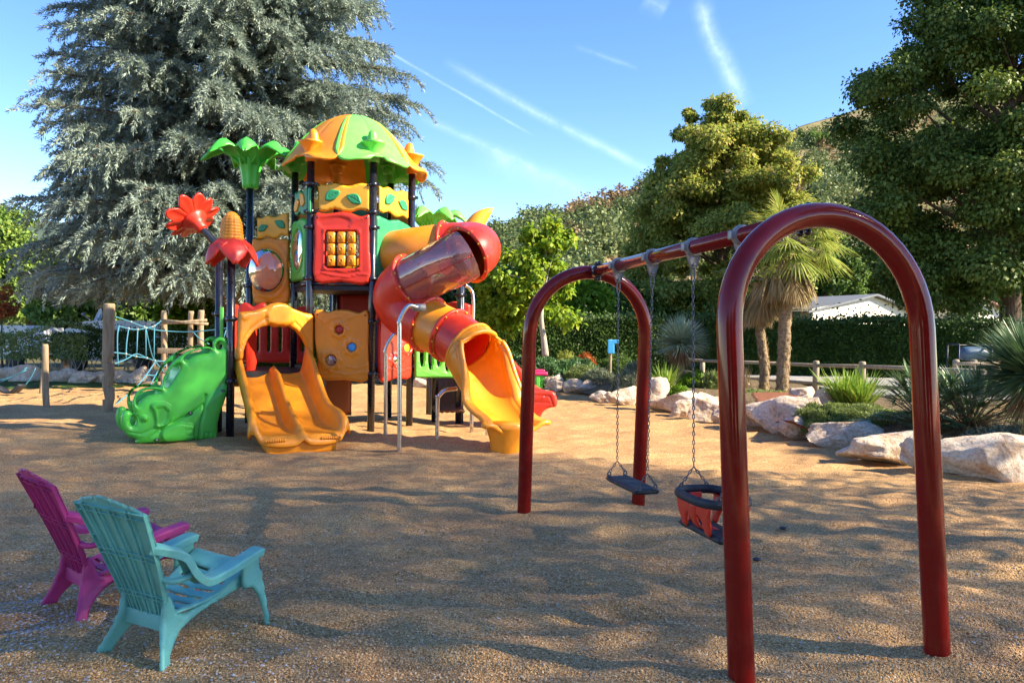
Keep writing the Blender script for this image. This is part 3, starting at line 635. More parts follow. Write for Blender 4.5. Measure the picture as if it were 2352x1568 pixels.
def double_slide():
    P0 = (A_+D)/2+Vector((.05, -.02, 0)); d = Vector((.50, -.866, 0)); wdir = Vector((.866, .50, 0)); Lh = 1.62
    NU, NS = 72, 60; V = []
    for i in range(NS+1):
        s = i/NS; y = -.12+s*(Lh+.12)
        hw = .56+.10*max(0, (s-.55)/.45)**1.5
        if s < .72: base = .93-(.93-.27)*(3*(s/.72)**2-2*(s/.72)**3)*.5-(.66)*(s/.72)*.5
        else: base = .27-.06*math.sin((s-.72)/.28*math.pi/2)
        base = base if s > .06 else .93
        side = .27*(1-s)**.6+.10+.07*math.exp(-((s-.86)/.14)**2)
        mid = .20*min(1, s*3+.35)*(1-.75*max(0, (s-.7)/.3)**1.3) if s < .93 else .05
        lip = -.10*max(0, (s-.955)/.045)**2
        curve = .12*max(0, (s-.80)/.2)          # rounded front: the middle runs out farther
        for j in range(NU+1):
            u = -1+2*j/NU; a = abs(u)
            zs_ = side*(1/(1+math.exp(-(a-.86)/.028)))-.02*(1-a)
            if a > .955: zs_ -= (side+base*.15)*.45*((a-.955)/.045)**2
            zm = mid*math.exp(-(u/.085)**2)
            lane = -.035*math.sin(math.pi*min(1, a/.86))**.8
            yy = y+curve*(1-(a)**3)-.05*max(0, (s-.9)/.1)*a**6
            p = P0+d*yy+wdir*(u*hw); V.append((p.x, p.y, base+zs_+zm+lane+lip))
    Fc = [(i*(NU+1)+j, i*(NU+1)+j+1, (i+1)*(NU+1)+j+1, (i+1)*(NU+1)+j) for i in range(NS) for j in range(NU)]
    o = mk('double_slide', V, Fc, M['orange'], PT); md = o.modifiers.new('s', 'SOLIDIFY'); md.thickness = .045; md.offset = 0
    # foot
    mb = MB(); fp = P0+d*(Lh-.12); M3 = Matrix((wdir, d, Vector((0, 0, 1)))).transposed()
    mb.add(*box((fp.x, fp.y, .07), (.92, .34, .26), M3, .05)); mb.build('slide_foot', M['orange'], o)
    mb = MB()
    for s in (-.33, .33):
        for k in range(9):
            c = P0+d*(Lh+.10-.0*k)+wdir*(s*1.1+(k-4)*.03); mb.add(*sphere((c.x, c.y, .15), .017, 8, 6, (1, 1, 1.3)))
    mb.build('grip_ribs', M['orange'], o)
    mb = MB(); c = P0+wdir*-.5; 
    for s in (-.53, .53):
        c = P0+wdir*s+d*-.03; mb.add(*box((c.x, c.y, .98), (.07, .10, .5), M3, .02))
    mb.build('slide_shoulder', M['orange'], o)
double_slide()

# ---------------- elephant climber
AX = Vector((-.83, -.56, 0)).normalized(); E0 = Vector((-4.10, 11.03, 0))
pE = Plane(E0+AX*1.6, E0)
pE2 = Plane(E0+AX*1.6+Vector((-.33, .5, 0)), E0+Vector((-.33, .5, 0)))
eo = [(950, 495), (948, 460), (965, 425), (1000, 404), (1035, 400), (1072, 415), (1094, 450), (1097, 540), (1092, 680), (1082, 830), (1050, 955), (1008, 1070), (988, 1170), (975, 1287), (820, 1290), (560, 1304), (295, 1320), (290, 1285), (240, 1265), (195, 1230), (165, 1180), (156, 1120), (168, 1065), (195, 1036), (228, 1034), (250, 1052), (262, 1062), (272, 1050), (258, 1005), (260, 950), (280, 895), (320, 855), (380, 834), (450, 830), (500, 832), (514, 780), (545, 705), (590, 635), (660, 570), (740, 523), (830, 495), (905, 484)]
eh = [[(295, 985), (286, 950), (300, 910), (340, 872), (400, 856), (460, 855), (490, 866), (490, 885), (440, 892), (385, 908), (335, 942), (308, 980)],
      [(534, 815), (545, 755), (575, 695), (615, 650), (648, 634), (663, 650), (655, 695), (620, 750), (590, 800), (560, 836), (540, 838)],
      [(700, 592), (722, 562), (790, 523), (870, 503), (918, 508), (928, 525), (905, 543), (850, 548), (780, 570), (722, 606)],
      circ(1003, 478, 30, 18, 34), circ(262, 1120, 25, 18, 46)]
def ze(l, p=pE): return p.uvs(z2(l))
raises = [(ze(smooth_poly([(415, 985), (450, 962), (520, 962), (572, 990), (597, 1045), (585, 1105), (545, 1155), (462, 1175), (455, 1120), (440, 1040), (418, 1010)])), .048, .018),
          (ze(smooth_poly([(500, 1225), (522, 1178), (580, 1150), (700, 1144), (772, 1158), (778, 1215), (770, 1280), (700, 1304), (560, 1306), (512, 1275)])), .05, .016),
          (ze(circ(360, 1098, 25, 20)), .03, .010), (ze(circ(362, 1098, 12, 16)), .010, .006),
          (ze([(868, 975), (935, 900), (1100, 800), (1060, 960), (1010, 1075), (985, 1290), (820, 1292), (835, 1150)]), .03, .06),
          (ze([(455, 1010), (520, 1000), (560, 1040), (555, 1110), (520, 1150), (470, 1160)]), -.022, .02)]
lines = [(ze([(215, 1215), (330, 1232), (400, 1205), (440, 1180)]), -.014, .012), (ze([(380, 1305), (400, 1265), (450, 1225), (500, 1200)]), -.016, .010),
         (ze([(500, 1195), (600, 1140), (700, 1085), (790, 1040), (865, 975), (880, 900)]), -.035, .018), (ze([(865, 975), (862, 1050), (835, 1150), (820, 1285)]), -.03, .014),
         (ze([(297, 1075), (330, 1150), (300, 1190)]), -.008, .012)]
for s0 in (0, 38, 76, 114): lines.append((ze([(830+s0, 1285), (833+s0, 1225), (850+s0, 1213), (868+s0, 1225), (868+s0, 1285)]), -.008, .006))
for s0 in (0, 48, 96): lines.append((ze([(770, 1150+s0), (705, 1152+s0), (695, 1172+s0), (705, 1190+s0), (770, 1192+s0)]), -.008, .006))
ELP = mk('elephant_side', *inflate(ze(smooth_poly(eo, 2)), [ze(smooth_poly(h, 2)) if len(h) < 17 else ze(h) for h in eh], sp=.013, H=.055, Rr=.10, t0=.012, raises=raises, lines=lines, mapfn=pE.map), M['green'], PT)
bolts(pE, ze([(1025, 865), (747, 1053), (458, 1282)]), .085, .028, 'darkmetal', parent=ELP)
bolts(pE, ze([(1025, 865), (747, 1053), (458, 1282)]), .09, .016, 'clamp', parent=ELP)
pe2map = lambda u, v, ww: pE.map(u, v, ww)+Vector((-.33, .5, .0))
mk('elephant_side', *inflate(ze(smooth_poly(eo, 2)), [ze(smooth_poly(h, 2)) if len(h) < 17 else ze(h) for h in eh], sp=.03, H=.04, Rr=.08, t0=.012, mapfn=pe2map), M['green'], PT)
tr = [(330, 1240), (350, 1020), (440, 950), (520, 900), (600, 800), (690, 670), (820, 600), (960, 560), (1080, 560)]
tv = []
for i, q in enumerate(spline([(*ze([p])[0], 0) for p in tr], 5)):
    a = pE.map(q.x, q.y+.03*math.sin(i*1.4), -.02); tv += [a, a+Vector((-.33, .5, 0))]
mk('climbing_steps', tv, [(2*i, 2*i+1, 2*i+3, 2*i+2) for i in range(len(tv)//2-1)], M['lime'], PT)

# ---------------- roof of petals
RT = 5.09
def petal(ang, mat, mat_cap):
    NU, NT = 30, 30; V = []; c = Vector((HX.x, HX.y, 0)); up = Vector((0, 0, 1))
    ar = R(ang); ur = Vector((math.cos(ar), math.sin(ar), 0)); ut = Vector((-math.sin(ar), math.cos(ar), 0))
    for i in range(NT+1):
        t = i/NT; r = .02+1.17*t
        hw = .02+1.28*t*math.tan(R(31)) if t < .74 else (.02+1.28*.74*math.tan(R(31)))*math.sqrt(max(0.004, 1-((t-.74)/.265)**2.6))
        zc = RT-float(np.interp(t, [0, .1, .2, .35, .46, .57, .66, .73, .79, .85, .92, 1], [0, .012, .045, .14, .25, .38, .50, .61, .70, .78, .84, .86]))
        for j in range(NU+1):
            u = -1+2*j/NU; x = u*hw; rr = r*(1-.0*u*u)
            z = zc-.28*(x)**2*(.4+t)-.04*math.exp(-(u/.05)**2)*.35*(t < .8)
            if t > .5: z -= .10*max(0, abs(u)-.6)*(t-.5)*2
            sag = .03*math.sin(math.pi*t)*(1-u*u)
            p = c+ur*(rr+.05*(abs(u)**2)*(t-.5)*0)+ut*x; V.append((p.x, p.y, z+sag))
    Fc = [(i*(NU+1)+j, i*(NU+1)+j+1, (i+1)*(NU+1)+j+1, (i+1)*(NU+1)+j) for i in range(NT) for j in range(NU)]
    o = mk('roof_petal', V, Fc, mat, PT); md = o.modifiers.new('s', 'SOLIDIFY'); md.thickness = .035; md.offset = -1
    hb = c+ur*.90; mb = MB(); zb = 4.50
    Mx = Matrix.Translation((hb.x, hb.y, zb-.10)) @ rot_to(up+ur*.12).to_4x4()
    mb.add(*lathe([(.095, -.06), (.098, .02), (.092, .12), (.080, .21), (.062, .27), (.034, .305), (.012, .314), (.001, .315)], 20, Mx)); mb.build('horn', mat, o)
    # ridge lip that swings round the horn
    lp = [c+ur*(1.0+.10*math.cos(a))+ut*(.30*math.sin(a))+up*(4.44-.10*abs(math.sin(a))) for a in np.linspace(-1.5, 1.5, 11)]
    pc = c+ur*.975; mb = MB(); nk = lambda r, z, a: r*(1+.12*max(0, math.cos(a-ar))*(z > 4.35))
    mb.add(*lathe([(.075, 4.19), (.09, 4.195), (.092, 4.30), (.10, 4.34), (.12, 4.40), (.17, 4.47), (.20, 4.50)], 20, Matrix.Translation((pc.x, pc.y, 0)))); mb.build('petal_socket', mat, o)
for k, a in enumerate((-120, -60, 0, 60, 120, 180)): petal(a, M['orange'] if k % 2 == 0 else M['lime' if k == 1 else 'green'], None)
mb = MB(); mb.add(*sphere((HX.x, HX.y, RT-.02), .06, 12, 8, (1, 1, .5))); mb.build('roof_cap', M['orange'], PT)

# ---------------- plastic palm tops
def palm_top(base, z0, mat, nleaf=7, ph=0, s=1.0):
    mb = MB(); fl = lambda r, z, a: r*(1+.07*math.cos(7*(a-ph)))
    mb.add(*lathe([(.10, 0), (.125, .01), (.13, .08), (.145, .22), (.17, .36), (.21, .47), (.215, .50), (.14, .44), (.10, .36)], 56, Matrix.Translation((base.x, base.y, z0)) @ Matrix.Scale(s, 4), fl))
    o = mb.build('palm_top', mat, PT)
    for k in range(nleaf):
        a = ph+2*math.pi*k/nleaf; ur = Vector((math.cos(a), math.sin(a), 0)); ut = Vector((-math.sin(a), math.cos(a), 0)); V = []; NT, NU = 16, 10
        L_ = .60+.08*((k*37) % 3)/2
        for i in range(NT+1):
            t = i/NT; r = .14+L_*t**.9; z = .40+.36*math.sin(min(1, t*1.25)*math.pi*.60)-.36*max(0, t-.35)**1.6*1.6
            hw = .085+.10*math.sin(math.pi*min(1, t*.95+.08))**.9-(.085*t)
            hw *= 1+.08*math.sin(t*22)
            for j in range(NU+1):
                u = -1+2*j/NU; q = Vector((base.x, base.y, z0))+(ur*r+ut*(u*hw)+Vector((0, 0, z-.14*u*u*hw*6*(.3+t)+.02*math.exp(-(u/.15)**2))))*s; V.append(q)
        Fc = [(i*(NU+1)+j, i*(NU+1)+j+1, (i+1)*(NU+1)+j+1, (i+1)*(NU+1)+j) for i in range(NT) for j in range(NU)]
        l = mk('palm_leaf', V, Fc, mat, o); md = l.modifiers.new('s', 'SOLIDIFY'); md.thickness = .03
palm_top(G, 3.92, M['green'], 7, R(-78))
palm_top(Vector((-1.55, 14.3, 0)), 3.15, M['lime'], 7, R(0), .95); pole(Vector((-1.55, 14.3, 0)), 3.25)
# yellow banana horn on the third unit
hb = at(1088, 520, 13.0); mb = MB()
P = spline([at(1080, 540, 13.0), at(1100, 505, 13.0), at(1120, 487, 13.0), at(1134, 477, 13.0)], 6); n = len(P)
mb.add(*tube(P, [.20*(1-(i/(n-1))**1.1)+.004 for i in range(n)], 12)); mb.build('banana_horn', M['amber'], PT)
pole(Vector((hb.x-.2, hb.y+.1, 0)), 3.1)

# ---------------- corn cob on a red calyx
def corn():
    top = at(540, 486, A_.y); zb = at(540, 557, A_.y).z; zt = top.z; Hc = zt-zb; V = []; Fc = []; NR, NS = 60, 72
    for i in range(NR+1):
        t = i/NR
        prof = .175*(1-.28*t)*math.sqrt(max(0, 1-max(0, (t-.55)/.45)**2.2)) if t < 1 else .003
        if t < .1: prof *= .92+.8*t
        for k in range(NS):
            a = 2*math.pi*k/NS; kern = (abs(math.sin(t*math.pi*10))**.5)*.55+(abs(math.sin(a*6))**.5)*.45
            r = max(.002, prof*(.90+.12*kern)); V.append((A_.x+r*math.cos(a), A_.y+r*math.sin(a), zb+Hc*t))
    for i in range(NR):
        for k in range(NS): Fc.append((i*NS+k, i*NS+(k+1) % NS, (i+1)*NS+(k+1) % NS, (i+1)*NS+k))
    o = mk('corn_cob', V, Fc, M['orange'], PT)
    for k in range(5):
        a = 2*math.pi*k/5+R(-62); ur = Vector((math.cos(a), math.sin(a), 0)); ut = Vector((-math.sin(a), math.cos(a), 0)); V = []; NT, NU = 16, 12
        for i in range(NT+1):
            t = i/NT; r = .05+.30*math.sin(t*1.45); z = zb+.03+.0*t-.36*t**2.0; hw = .05+.16*math.sin(math.pi*min(1, t*.93+.1))**.8-.03*t
            for j in range(NU+1):
                u = -1+2*j/NU; q = Vector((A_.x, A_.y, z))+ur*(r-.10*u*u*hw*4*t)+ut*(u*hw)+Vector((0, 0, -.25*u*u*hw+.012*math.exp(-(u/.12)**2)+.006*math.cos(u*3+t*24))); V.append(q)
        l = mk('calyx_leaf', V, [(i*(NU+1)+j, i*(NU+1)+j+1, (i+1)*(NU+1)+j+1, (i+1)*(NU+1)+j) for i in range(NT) for j in range(NU)], M['red'], o)
        md = l.modifiers.new('s', 'SOLIDIFY'); md.thickness = .03
corn()
# ---------------- red flower on a bent stem
def red_flower():
    p0 = Vector((Bp.x, Bp.y, 2.45)); p1 = at(461, 522, Bp.y-.02); n = Vector((-.70, .25, .71)).normalized()
    mb = MB(); mb.add(*tube(spline([p0, Vector((Bp.x, Bp.y, 2.78)), at(488, 552, Bp.y), p1+n*.05], 6), PR, 16)); mb.build('bent_stem', M['black'], PT)
    c = p1+n*.16; ux = n.cross(Vector((0, 0, 1))).normalized(); uy = n.cross(ux); NR, NS = 16, 160; V = [c+n*.02]; Fc = []
    for i in range(1, NR+1):
        t = i/NR
        for k in range(NS):
            a = 2*math.pi*k/NS; f = abs(math.cos(a*5)); L_ = .45*(.70+.30*f**.8)*(1+.10*math.sin(a*2+1)+.05*math.sin(a*7))
            r = t*L_*(1+.04*math.sin(a*3)); zf = .05*math.sin(t*2.2)+.05*t**2.5*(1+.8*math.sin(a*2))+.02*math.cos(a*10)*t
            V.append(c+ux*(r*math.cos(a))+uy*(r*math.sin(a))+n*(zf))
    for k in range(NS): Fc.append((0, 1+k, 1+(k+1) % NS))
    for i in range(NR-1):
        for k in range(NS): a = 1+i*NS; Fc.append((a+k, a+NS+k, a+NS+(k+1) % NS, a+(k+1) % NS))
    o = mk('red_flower', V, Fc, M['red'], PT); md = o.modifiers.new('s', 'SOLIDIFY'); md.thickness = .03
    mb = MB(); Mx = Matrix.Translation(p1-n*.06) @ rot_to(n).to_4x4(); mb.add(*lathe([(.075, 0), (.085, .01), (.09, .09), (.12, .15), (.19, .20), (.2, .25)], 24, Mx)); mb.build('flower_hub', M['red'], o)
red_flower()

# ---------------- spiral tube slide
def seg_tube(P, r, name, mat, flange0=True, flange1=True, seg=40, parent=None, fr_=.045):
    V, Fc = tube(P, r, seg, cap=False); o = mk(name, V, Fc, mat, parent or PT)
    Pf, fr = frames(P)
    for fl, i in ((flange0, 0), (flange1, len(P)-1)):
        if not fl: continue
        t, u, v = fr[i]; c = Vector(P[i]); Mx = Matrix.Translation(c) @ Matrix((u, v, t)).transposed().to_4x4()
        V, Fc = lathe([(r-.004, -.022), (r+fr_, -.022), (r+fr_+.006, -.014), (r+fr_+.006, .014), (r+fr_, .022), (r-.004, .022)], seg, Mx); Fc = Fc[:-2]
        mk('flange', V, Fc, fl if not isinstance(fl, bool) else mat, o)
        mb = MB()
        for k in range(12):
            a = 2*math.pi*k/12+.2
            for s in (-1,  1): mb.add(*sphere(c+u*((r+fr_*.55)*math.cos(a))+v*((r+fr_*.55)*math.sin(a))+t*(s*.026), .017, 8, 6))
        mb.build('flange_bolt', M['amber'], o)
    return o
TR = .385
S0 = (C_+E)/2; z0 = at(925, 586, 12.2).z
P_y = spline([Vector((S0.x-.02, S0.y+.02, z0)), at(945, 580, 12.12), at(985, 574, 12.08), at(1022, 570, 12.08)], 5)
PA = spline([at(985, 574, 12.08), at(1022, 570, 12.08), at(1058, 568, 11.97), at(1084, 569, 11.65), at(1090, 574, 11.28), at(1072, 585, 11.02), at(1035, 603, 11.10), at(990, 624, 11.33), at(948, 645, 11.52), at(925, 661, 11.62), at(915, 685, 11.70), at(930, 712, 11.68), at(962, 735, 11.52), at(985, 745, 11.42)], 6)
P_e = PA[6:31]; P_c = PA[30:49]; P_l = PA[48:]
P_o = spline([at(985, 745, 11.42), at(1015, 760, 11.28), at(1038, 771, 11.17)], 5)
P_r = spline([at(1038, 771, 11.17), at(1060, 785, 11.04), at(1078, 800, 10.94)], 5)
TS = seg_tube(P_y, TR, 'tube_slide', M['orange'], True, False)
seg_tube(P_e, TR+.005, 'tube_elbow', M['red'], True, True, parent=TS)
cl = seg_tube(P_c, TR-.005, 'clear_tube', M['clear'], False, False, parent=TS)
mb = MB(); Pf, fr = frames(P_c); ln = []
for p, (t, u, v) in zip(Pf, fr):
    q = (CAMP-p); q = (q-t*q.dot(t)).normalized(); ln.append(p+q*(TR+.003)*.97+Vector((0, 0, -.05)))
mb.add(*tube(ln, .007, 6)); 
for k in range(0, len(ln), 3): mb.add(*sphere(ln[k], .016, 6, 5))
mb.build('seam', M['redboard'], cl)
seg_tube(P_l, TR+.005, 'tube_elbow', M['red'], True, True, parent=TS)
seg_tube(P_o, TR, 'tube_section', M['orange'], False, False, parent=TS)
seg_tube(P_r, TR-.012, 'tube_section', M['red'], True, M['orange'], parent=TS)
# open exit chute: cross sections that open towards the sky
def chute():
    Pc = spline([at(1078, 800, 10.94), at(1100, 827, 10.80), at(1128, 870, 10.62), at(1150, 908, 10.45), at(1170, 936, 10.30), at(1184, 952, 10.18), at(1192, 958, 10.1)], 7)
    n = len(Pc); NS = 56; V = []
    side = None
    for i, p in enumerate(Pc):
        t = (Pc[min(i+1, n-1)]-Pc[max(i-1, 0)]).normalized(); s = i/(n-1)
        u = t.cross(Vector((0, 0, 1))).normalized(); v = u.cross(t).normalized()     # u side, v up
        if v.z < 0: v = -v
        openang = 0.0 if s < .09 else min(1, .42+.58*(s-.09)/.38)
        half = math.pi*(1-openang*.60)               # half angle covered, measured from the bottom
        r = (TR+.0)*(1+.10*math.sin(min(1, s*1.5)*math.pi))*(1+.04*max(0, s-.5)*2); rv = r*(1-.42*max(0, s-.35)/.65)
        for k in range(NS+1):
            q = -1+2*k/NS; a = q*half; aa = abs(q)
            wav = .03*math.sin(s*15)*(aa > .8)
            fl = 0
            if aa > .90 and s > .09: fl = (aa-.90)/.10
            x = math.sin(a)*(r+wav)+math.copysign(.085*math.sin(fl*math.pi*.5), q)*(1 if s > .09 else 0); y = -math.cos(a)*rv-(.03*fl*fl)
            V.append(p+u*x+v*y)
    Fc = [(i*(NS+1)+k, i*(NS+1)+k+1, (i+1)*(NS+1)+k+1, (i+1)*(NS+1)+k) for i in range(n-1) for k in range(NS)]
    o = mk('exit_chute', V, Fc, M['orange'], TS); md = o.modifiers.new('s', 'SOLIDIFY'); md.thickness = .05; md.offset = 0
    # rounded rim
    i0 = int(.09*(n-1))+1; rim = [V[i*(NS+1)] for i in range(i0, n)]; rim2 = [V[i*(NS+1)+NS] for i in range(i0, n)]; end = [V[(n-1)*(NS+1)+k] for k in range(0, NS+1, 2)]
    mb = MB()
    mb.add(*tube(rim+end[1:-1]+rim2[::-1], .036, 10)); h1 = [V[(i0-1)*(NS+1)+k] for k in range(NS+1) if -1+2*k/NS < -.60]; h2 = [V[(i0-1)*(NS+1)+k] for k in range(NS+1) if -1+2*k/NS > .60]; mb.add(*tube(h1[::-1]+h2[::-1][1:], .036, 10)); mb.build('chute_rim', M['orange'], o)
    f = at(1163, 1000, 10.2); mb = MB(); mb.add(*lathe([(.17, -.1), (.19, .0), (.20, .12), (.24, .28), (.28, .36)], 24, Matrix.Translation((f.x, f.y, 0)), lambda r, z, a: r*(1+.12*math.cos(2*a)))); mb.build('chute_foot', M['orange'], o)
chute()
# stainless supports
def support(pts, clamp_at=None, nm='support_post'):
    mb = MB(); mb.add(*tube(spline(pts, 7), .024*1.25, 14)); o = mb.build(nm, M['steel'], PT)
    if clamp_at is not None:
        c, d = clamp_at; d = Vector(d).normalized(); mb = MB(); Mx = Matrix.Translation(c) @ rot_to(d).to_4x4(); mb.add(*lathe([(.03, -.09), (.05, -.085), (.052, .085), (.03, .09)], 16, Mx)); mb.build('support_clamp', M['clamp'], o)
def sup(px, pyb, pyt, bx, by, ex, ey):
    g = gp(px, pyb); Y = g.y; a = at(px+1, pyt, Y); g.z = -.15
    support([g, Vector((g.x, g.y, .5)), Vector((a.x, g.y, a.z-.28)), Vector((a.x, g.y, a.z-.12)), at(bx, by, Y+.03), at((bx+ex)/2, (by+ey)/2-1, Y+.10), at(ex, ey, Y+.22)], (at((bx+2*ex)/3, (by+2*ey)/3, Y+.14), (1, .3, 0)))
sup(917, 1036, 716, 936, 704, 976, 708)
sup(885, 1000, 783, 903, 769, 938, 769)
g = gp(1004, 1013); support([Vector((g.x, g.y, -.1)), Vector((g.x, g.y, .6)), at(1006, 912, g.y), at(1022, 896, g.y+.03), at(1050, 892, g.y+.1)])
g = gp(1083, 993); support([Vector((g.x, g.y, -.1)), Vector((g.x, g.y, 1.5)), Vector((g.x, g.y, at(1083, 690, g.y).z)), at(1081, 665, g.y), at(1068, 655, g.y-.1)])
g = gp(1119, 998); support([Vector((g.x, g.y, -.1)), Vector((g.x, g.y, .25)), Vector((g.x, g.y, .4))])

# ---------------- third low unit: green board, brown climbing ramp, red slide going right
q0 = at(950, 800, 13.3); q1 = at(1046, 800, 12.7); pG = Plane(E+Vector((.06, 0, 0)), H2+Vector((-.02, 0, 0)), .08)
og = [(466, 440), (470, 872), (560, 874), (650, 874), (740, 876), (800, 876), (800, 700), (740, 690), (640, 690), (590, 660), (540, 520), (500, 450)]
panel('green_barrier', pG, pG.uvs(zs([(466, 480), (466, 872), (560, 874), (740, 874), (830, 876), (830, 640), (700, 560), (560, 500)])), M['lime'], [pG.uvs(zs(circ(x, y, 17, 20, 90 if x < 640 else 80))) for x, y in ((528, 690), (598, 715), (668, 700), (738, 740))], sp=.02, H=.02, Rr=.04,
      raises=[(pG.uvs(zs(circ(x, y, 27, 20, 100))), .015, .01) for x, y in ((528, 690), (598, 715))], lines=[(pG.uvs(zs([(470, 830), (530, 815), (620, 845), (720, 830)])), .01, .01)])
mb = MB(); a0 = at(985, 872, 13.9); a1 = at(1050, 872, 13.5); b0 = at(1003, 950, 13.0); b1 = at(1064, 950, 12.7)
V = []
NU, NT = 14, 20
for i in range(NT+1):
    t = i/NT
    for j in range(NU+1):
        u = j/NU; p = a0.lerp(a1, u).lerp(b0.lerp(b1, u), t); p += Vector((0, 0, .03*abs(math.sin(u*math.pi*5))-.12*math.sin(math.pi*t))); V.append(p)
o = mk('climbing_ramp', V, [(i*(NU+1)+j, i*(NU+1)+j+1, (i+1)*(NU+1)+j+1, (i+1)*(NU+1)+j) for i in range(NT) for j in range(NU)], M['brownboard'], PT); md = o.modifiers.new('s', 'SOLIDIFY'); md.thickness = .05
# small red slide, its end shows right of the far swing arch
Pc = spline([at(1075, 775, 13.4), at(1105, 800, 13.3), at(1150, 835, 13.0), at(1195, 882, 12.8), at(1225, 905, 12.7), at(1262, 915, 12.6)], 6); V = []; n = len(Pc); NS = 26
for i, p in enumerate(Pc):
    t = (Pc[min(i+1, n-1)]-Pc[max(i-1, 0)]).normalized(); u = t.cross(Vector((0, 0, 1))).normalized(); v = u.cross(t)
    for k in range(NS+1):
        q = -1+2*k/NS; aa = abs(q); x = .30*q*(1+.1*(aa > .9)); y = .20*(1/(1+math.exp(-(aa-.78)/.04)))-(.05*(aa > .93)); V.append(p+u*x+v*(y-.12))
o = mk('red_slide', V, [(i*(NS+1)+k, i*(NS+1)+k+1, (i+1)*(NS+1)+k+1, (i+1)*(NS+1)+k) for i in range(n-1) for k in range(NS)], M['red'], PT); md = o.modifiers.new('s', 'SOLIDIFY'); md.thickness = .05
pRs = Plane(at(1190, 915, 12.35).xy, at(1285, 915, 12.35).xy)
rs = [(1175, 845), (1190, 870), (1210, 893), (1240, 897), (1266, 897), (1276, 905), (1280, 922), (1277, 934), (1262, 936), (1247, 946), (1240, 960), (1225, 960), (1212, 930), (1190, 905), (1172, 880)]
panel('slide_side', pRs, pRs.uvs(smooth_poly(rs, 2)), M['red'], parent=o, sp=.02, H=.03, Rr=.05, t0=.02, lines=[(pRs.uvs([(1200, 905), (1262, 908), (1270, 930)]), -.015, .012), (pRs.uvs([(1205, 922), (1262, 924)]), -.015, .012)])
q = at(1048, 690, 13.2); pX = Plane((q.x-.15, q.y), (q.x+.3, q.y)); panel('humped_barrier', pX, [(u_, 2.02+.08*math.sin(math.pi*(u_+.15)/.6)) for u_ in np.linspace(-.1, .4, 8)]+[(.4, 1.6), (-.1, 1.6)], M['red'], sp=.03)
# ------------------------------------------------------------------ swing frame
AT = Vector((.695, 6.76, 2.13)); NT_ = Vector((1.535, 3.75, 2.19)); bd = (NT_-AT); bdir = Vector((bd.x, bd.y, 0)).normalized(); side = Vector((bdir.y, -bdir.x, 0))
if side.x < 0: side = -side
SW = empty('swing_frame', (1.1, 5.2, 0), 'glossy dark red steel swing frame of two tall hoops joined by a crossbeam', 'swing frame')
def hoop(top, splay, parent):
    hw = .553; P = []; foot = Vector((splay.x, splay.y, 0))
    zc_ = top.z-hw
    def pt(x, z):
        t = (top.z-z)/top.z; return Vector((top.x, top.y, 0))+side*x+foot*t+Vector((0, 0, z))
    for z in (-.25, .0, .4, .8, 1.2, zc_): P.append(pt(-hw, z))
    for k in range(1, 24):
        a = math.pi-math.pi*k/24; P.append(pt(hw*math.cos(a), zc_+hw*math.sin(a)))
    for z in (zc_, 1.2, .8, .4, 0, -.25): P.append(pt(hw, z))
    mb = MB(); mb.add(*tube(P, .061, 28)); return mb.build('hoop', M['maroon'], parent)
hoop(AT, -bdir*.13, SW); hoop(NT_, bdir*.15+side*.035, SW)
mb = MB(); mb.add(*tube([AT-bdir*.10, NT_-bdir*.04], .048, 24)); mb.build('crossbeam', M['maroon'], SW)
for p, s in ((AT, 1), (NT_, -1)):
    mb = MB(); c = p+bdir*(s*.16); mb.add(*lathe([(.049, -.03), (.056, -.028), (.056, .028), (.049, .03)], 24, Matrix.Translation(c) @ rot_to(bdir).to_4x4()))
    for k in (-1, 1):
        for zz_ in (-1, 1): mb.add(*sphere(c+bdir*(k*.03)+Vector((0, 0, zz_*.066)), .020, 10, 7))
    mb.build('saddle_bolts', M['black'], SW)
def chain(P, name='chain', parent=None, wire=.0036, Ln=.036, wd=.021):
    P = [Vector(p) for p in P]; mb = MB(); k = 0
    for a, b in zip(P[:-1], P[1:]):
        d = b-a; L_ = d.length; d.normalize(); pitch = Ln-2*wire*1.1; n = max(1, int(L_/pitch))
        x = d.cross(Vector((.3, 1, .2))).normalized(); y = d.cross(x)
        for i in range(n):
            c = a+d*(pitch*(i+.5)); uu = x if k % 2 else y; k += 1; ring = []
            for j in range(12):
                t = 2*math.pi*j/12; cx, cy = math.cos(t), math.sin(t); ring.append(c+uu*(cx*(wd/2-wire))+d*(cy*(wd/2-wire)+math.copysign((Ln-wd)/2, cy) if abs(cy) > 1e-6 else 0))
            mb.add(*tube(ring, wire, 5, closed=True))
    return mb.build(name, M['chain'], parent)
def beam_at(t): return AT+bd*t
def tfor(px):
    lo_, hi_ = 0.0, 1.0
    for _ in range(40):
        m_ = (lo_+hi_)/2; q = CROT.transposed() @ (AT+bd*m_-CAMP); x_ = 1176+F*q.x/-q.z
        if x_ < px: lo_ = m_
        else: hi_ = m_
    return lo_
TT = [tfor(x) for x in (1421, 1499, 1593, 1704)]
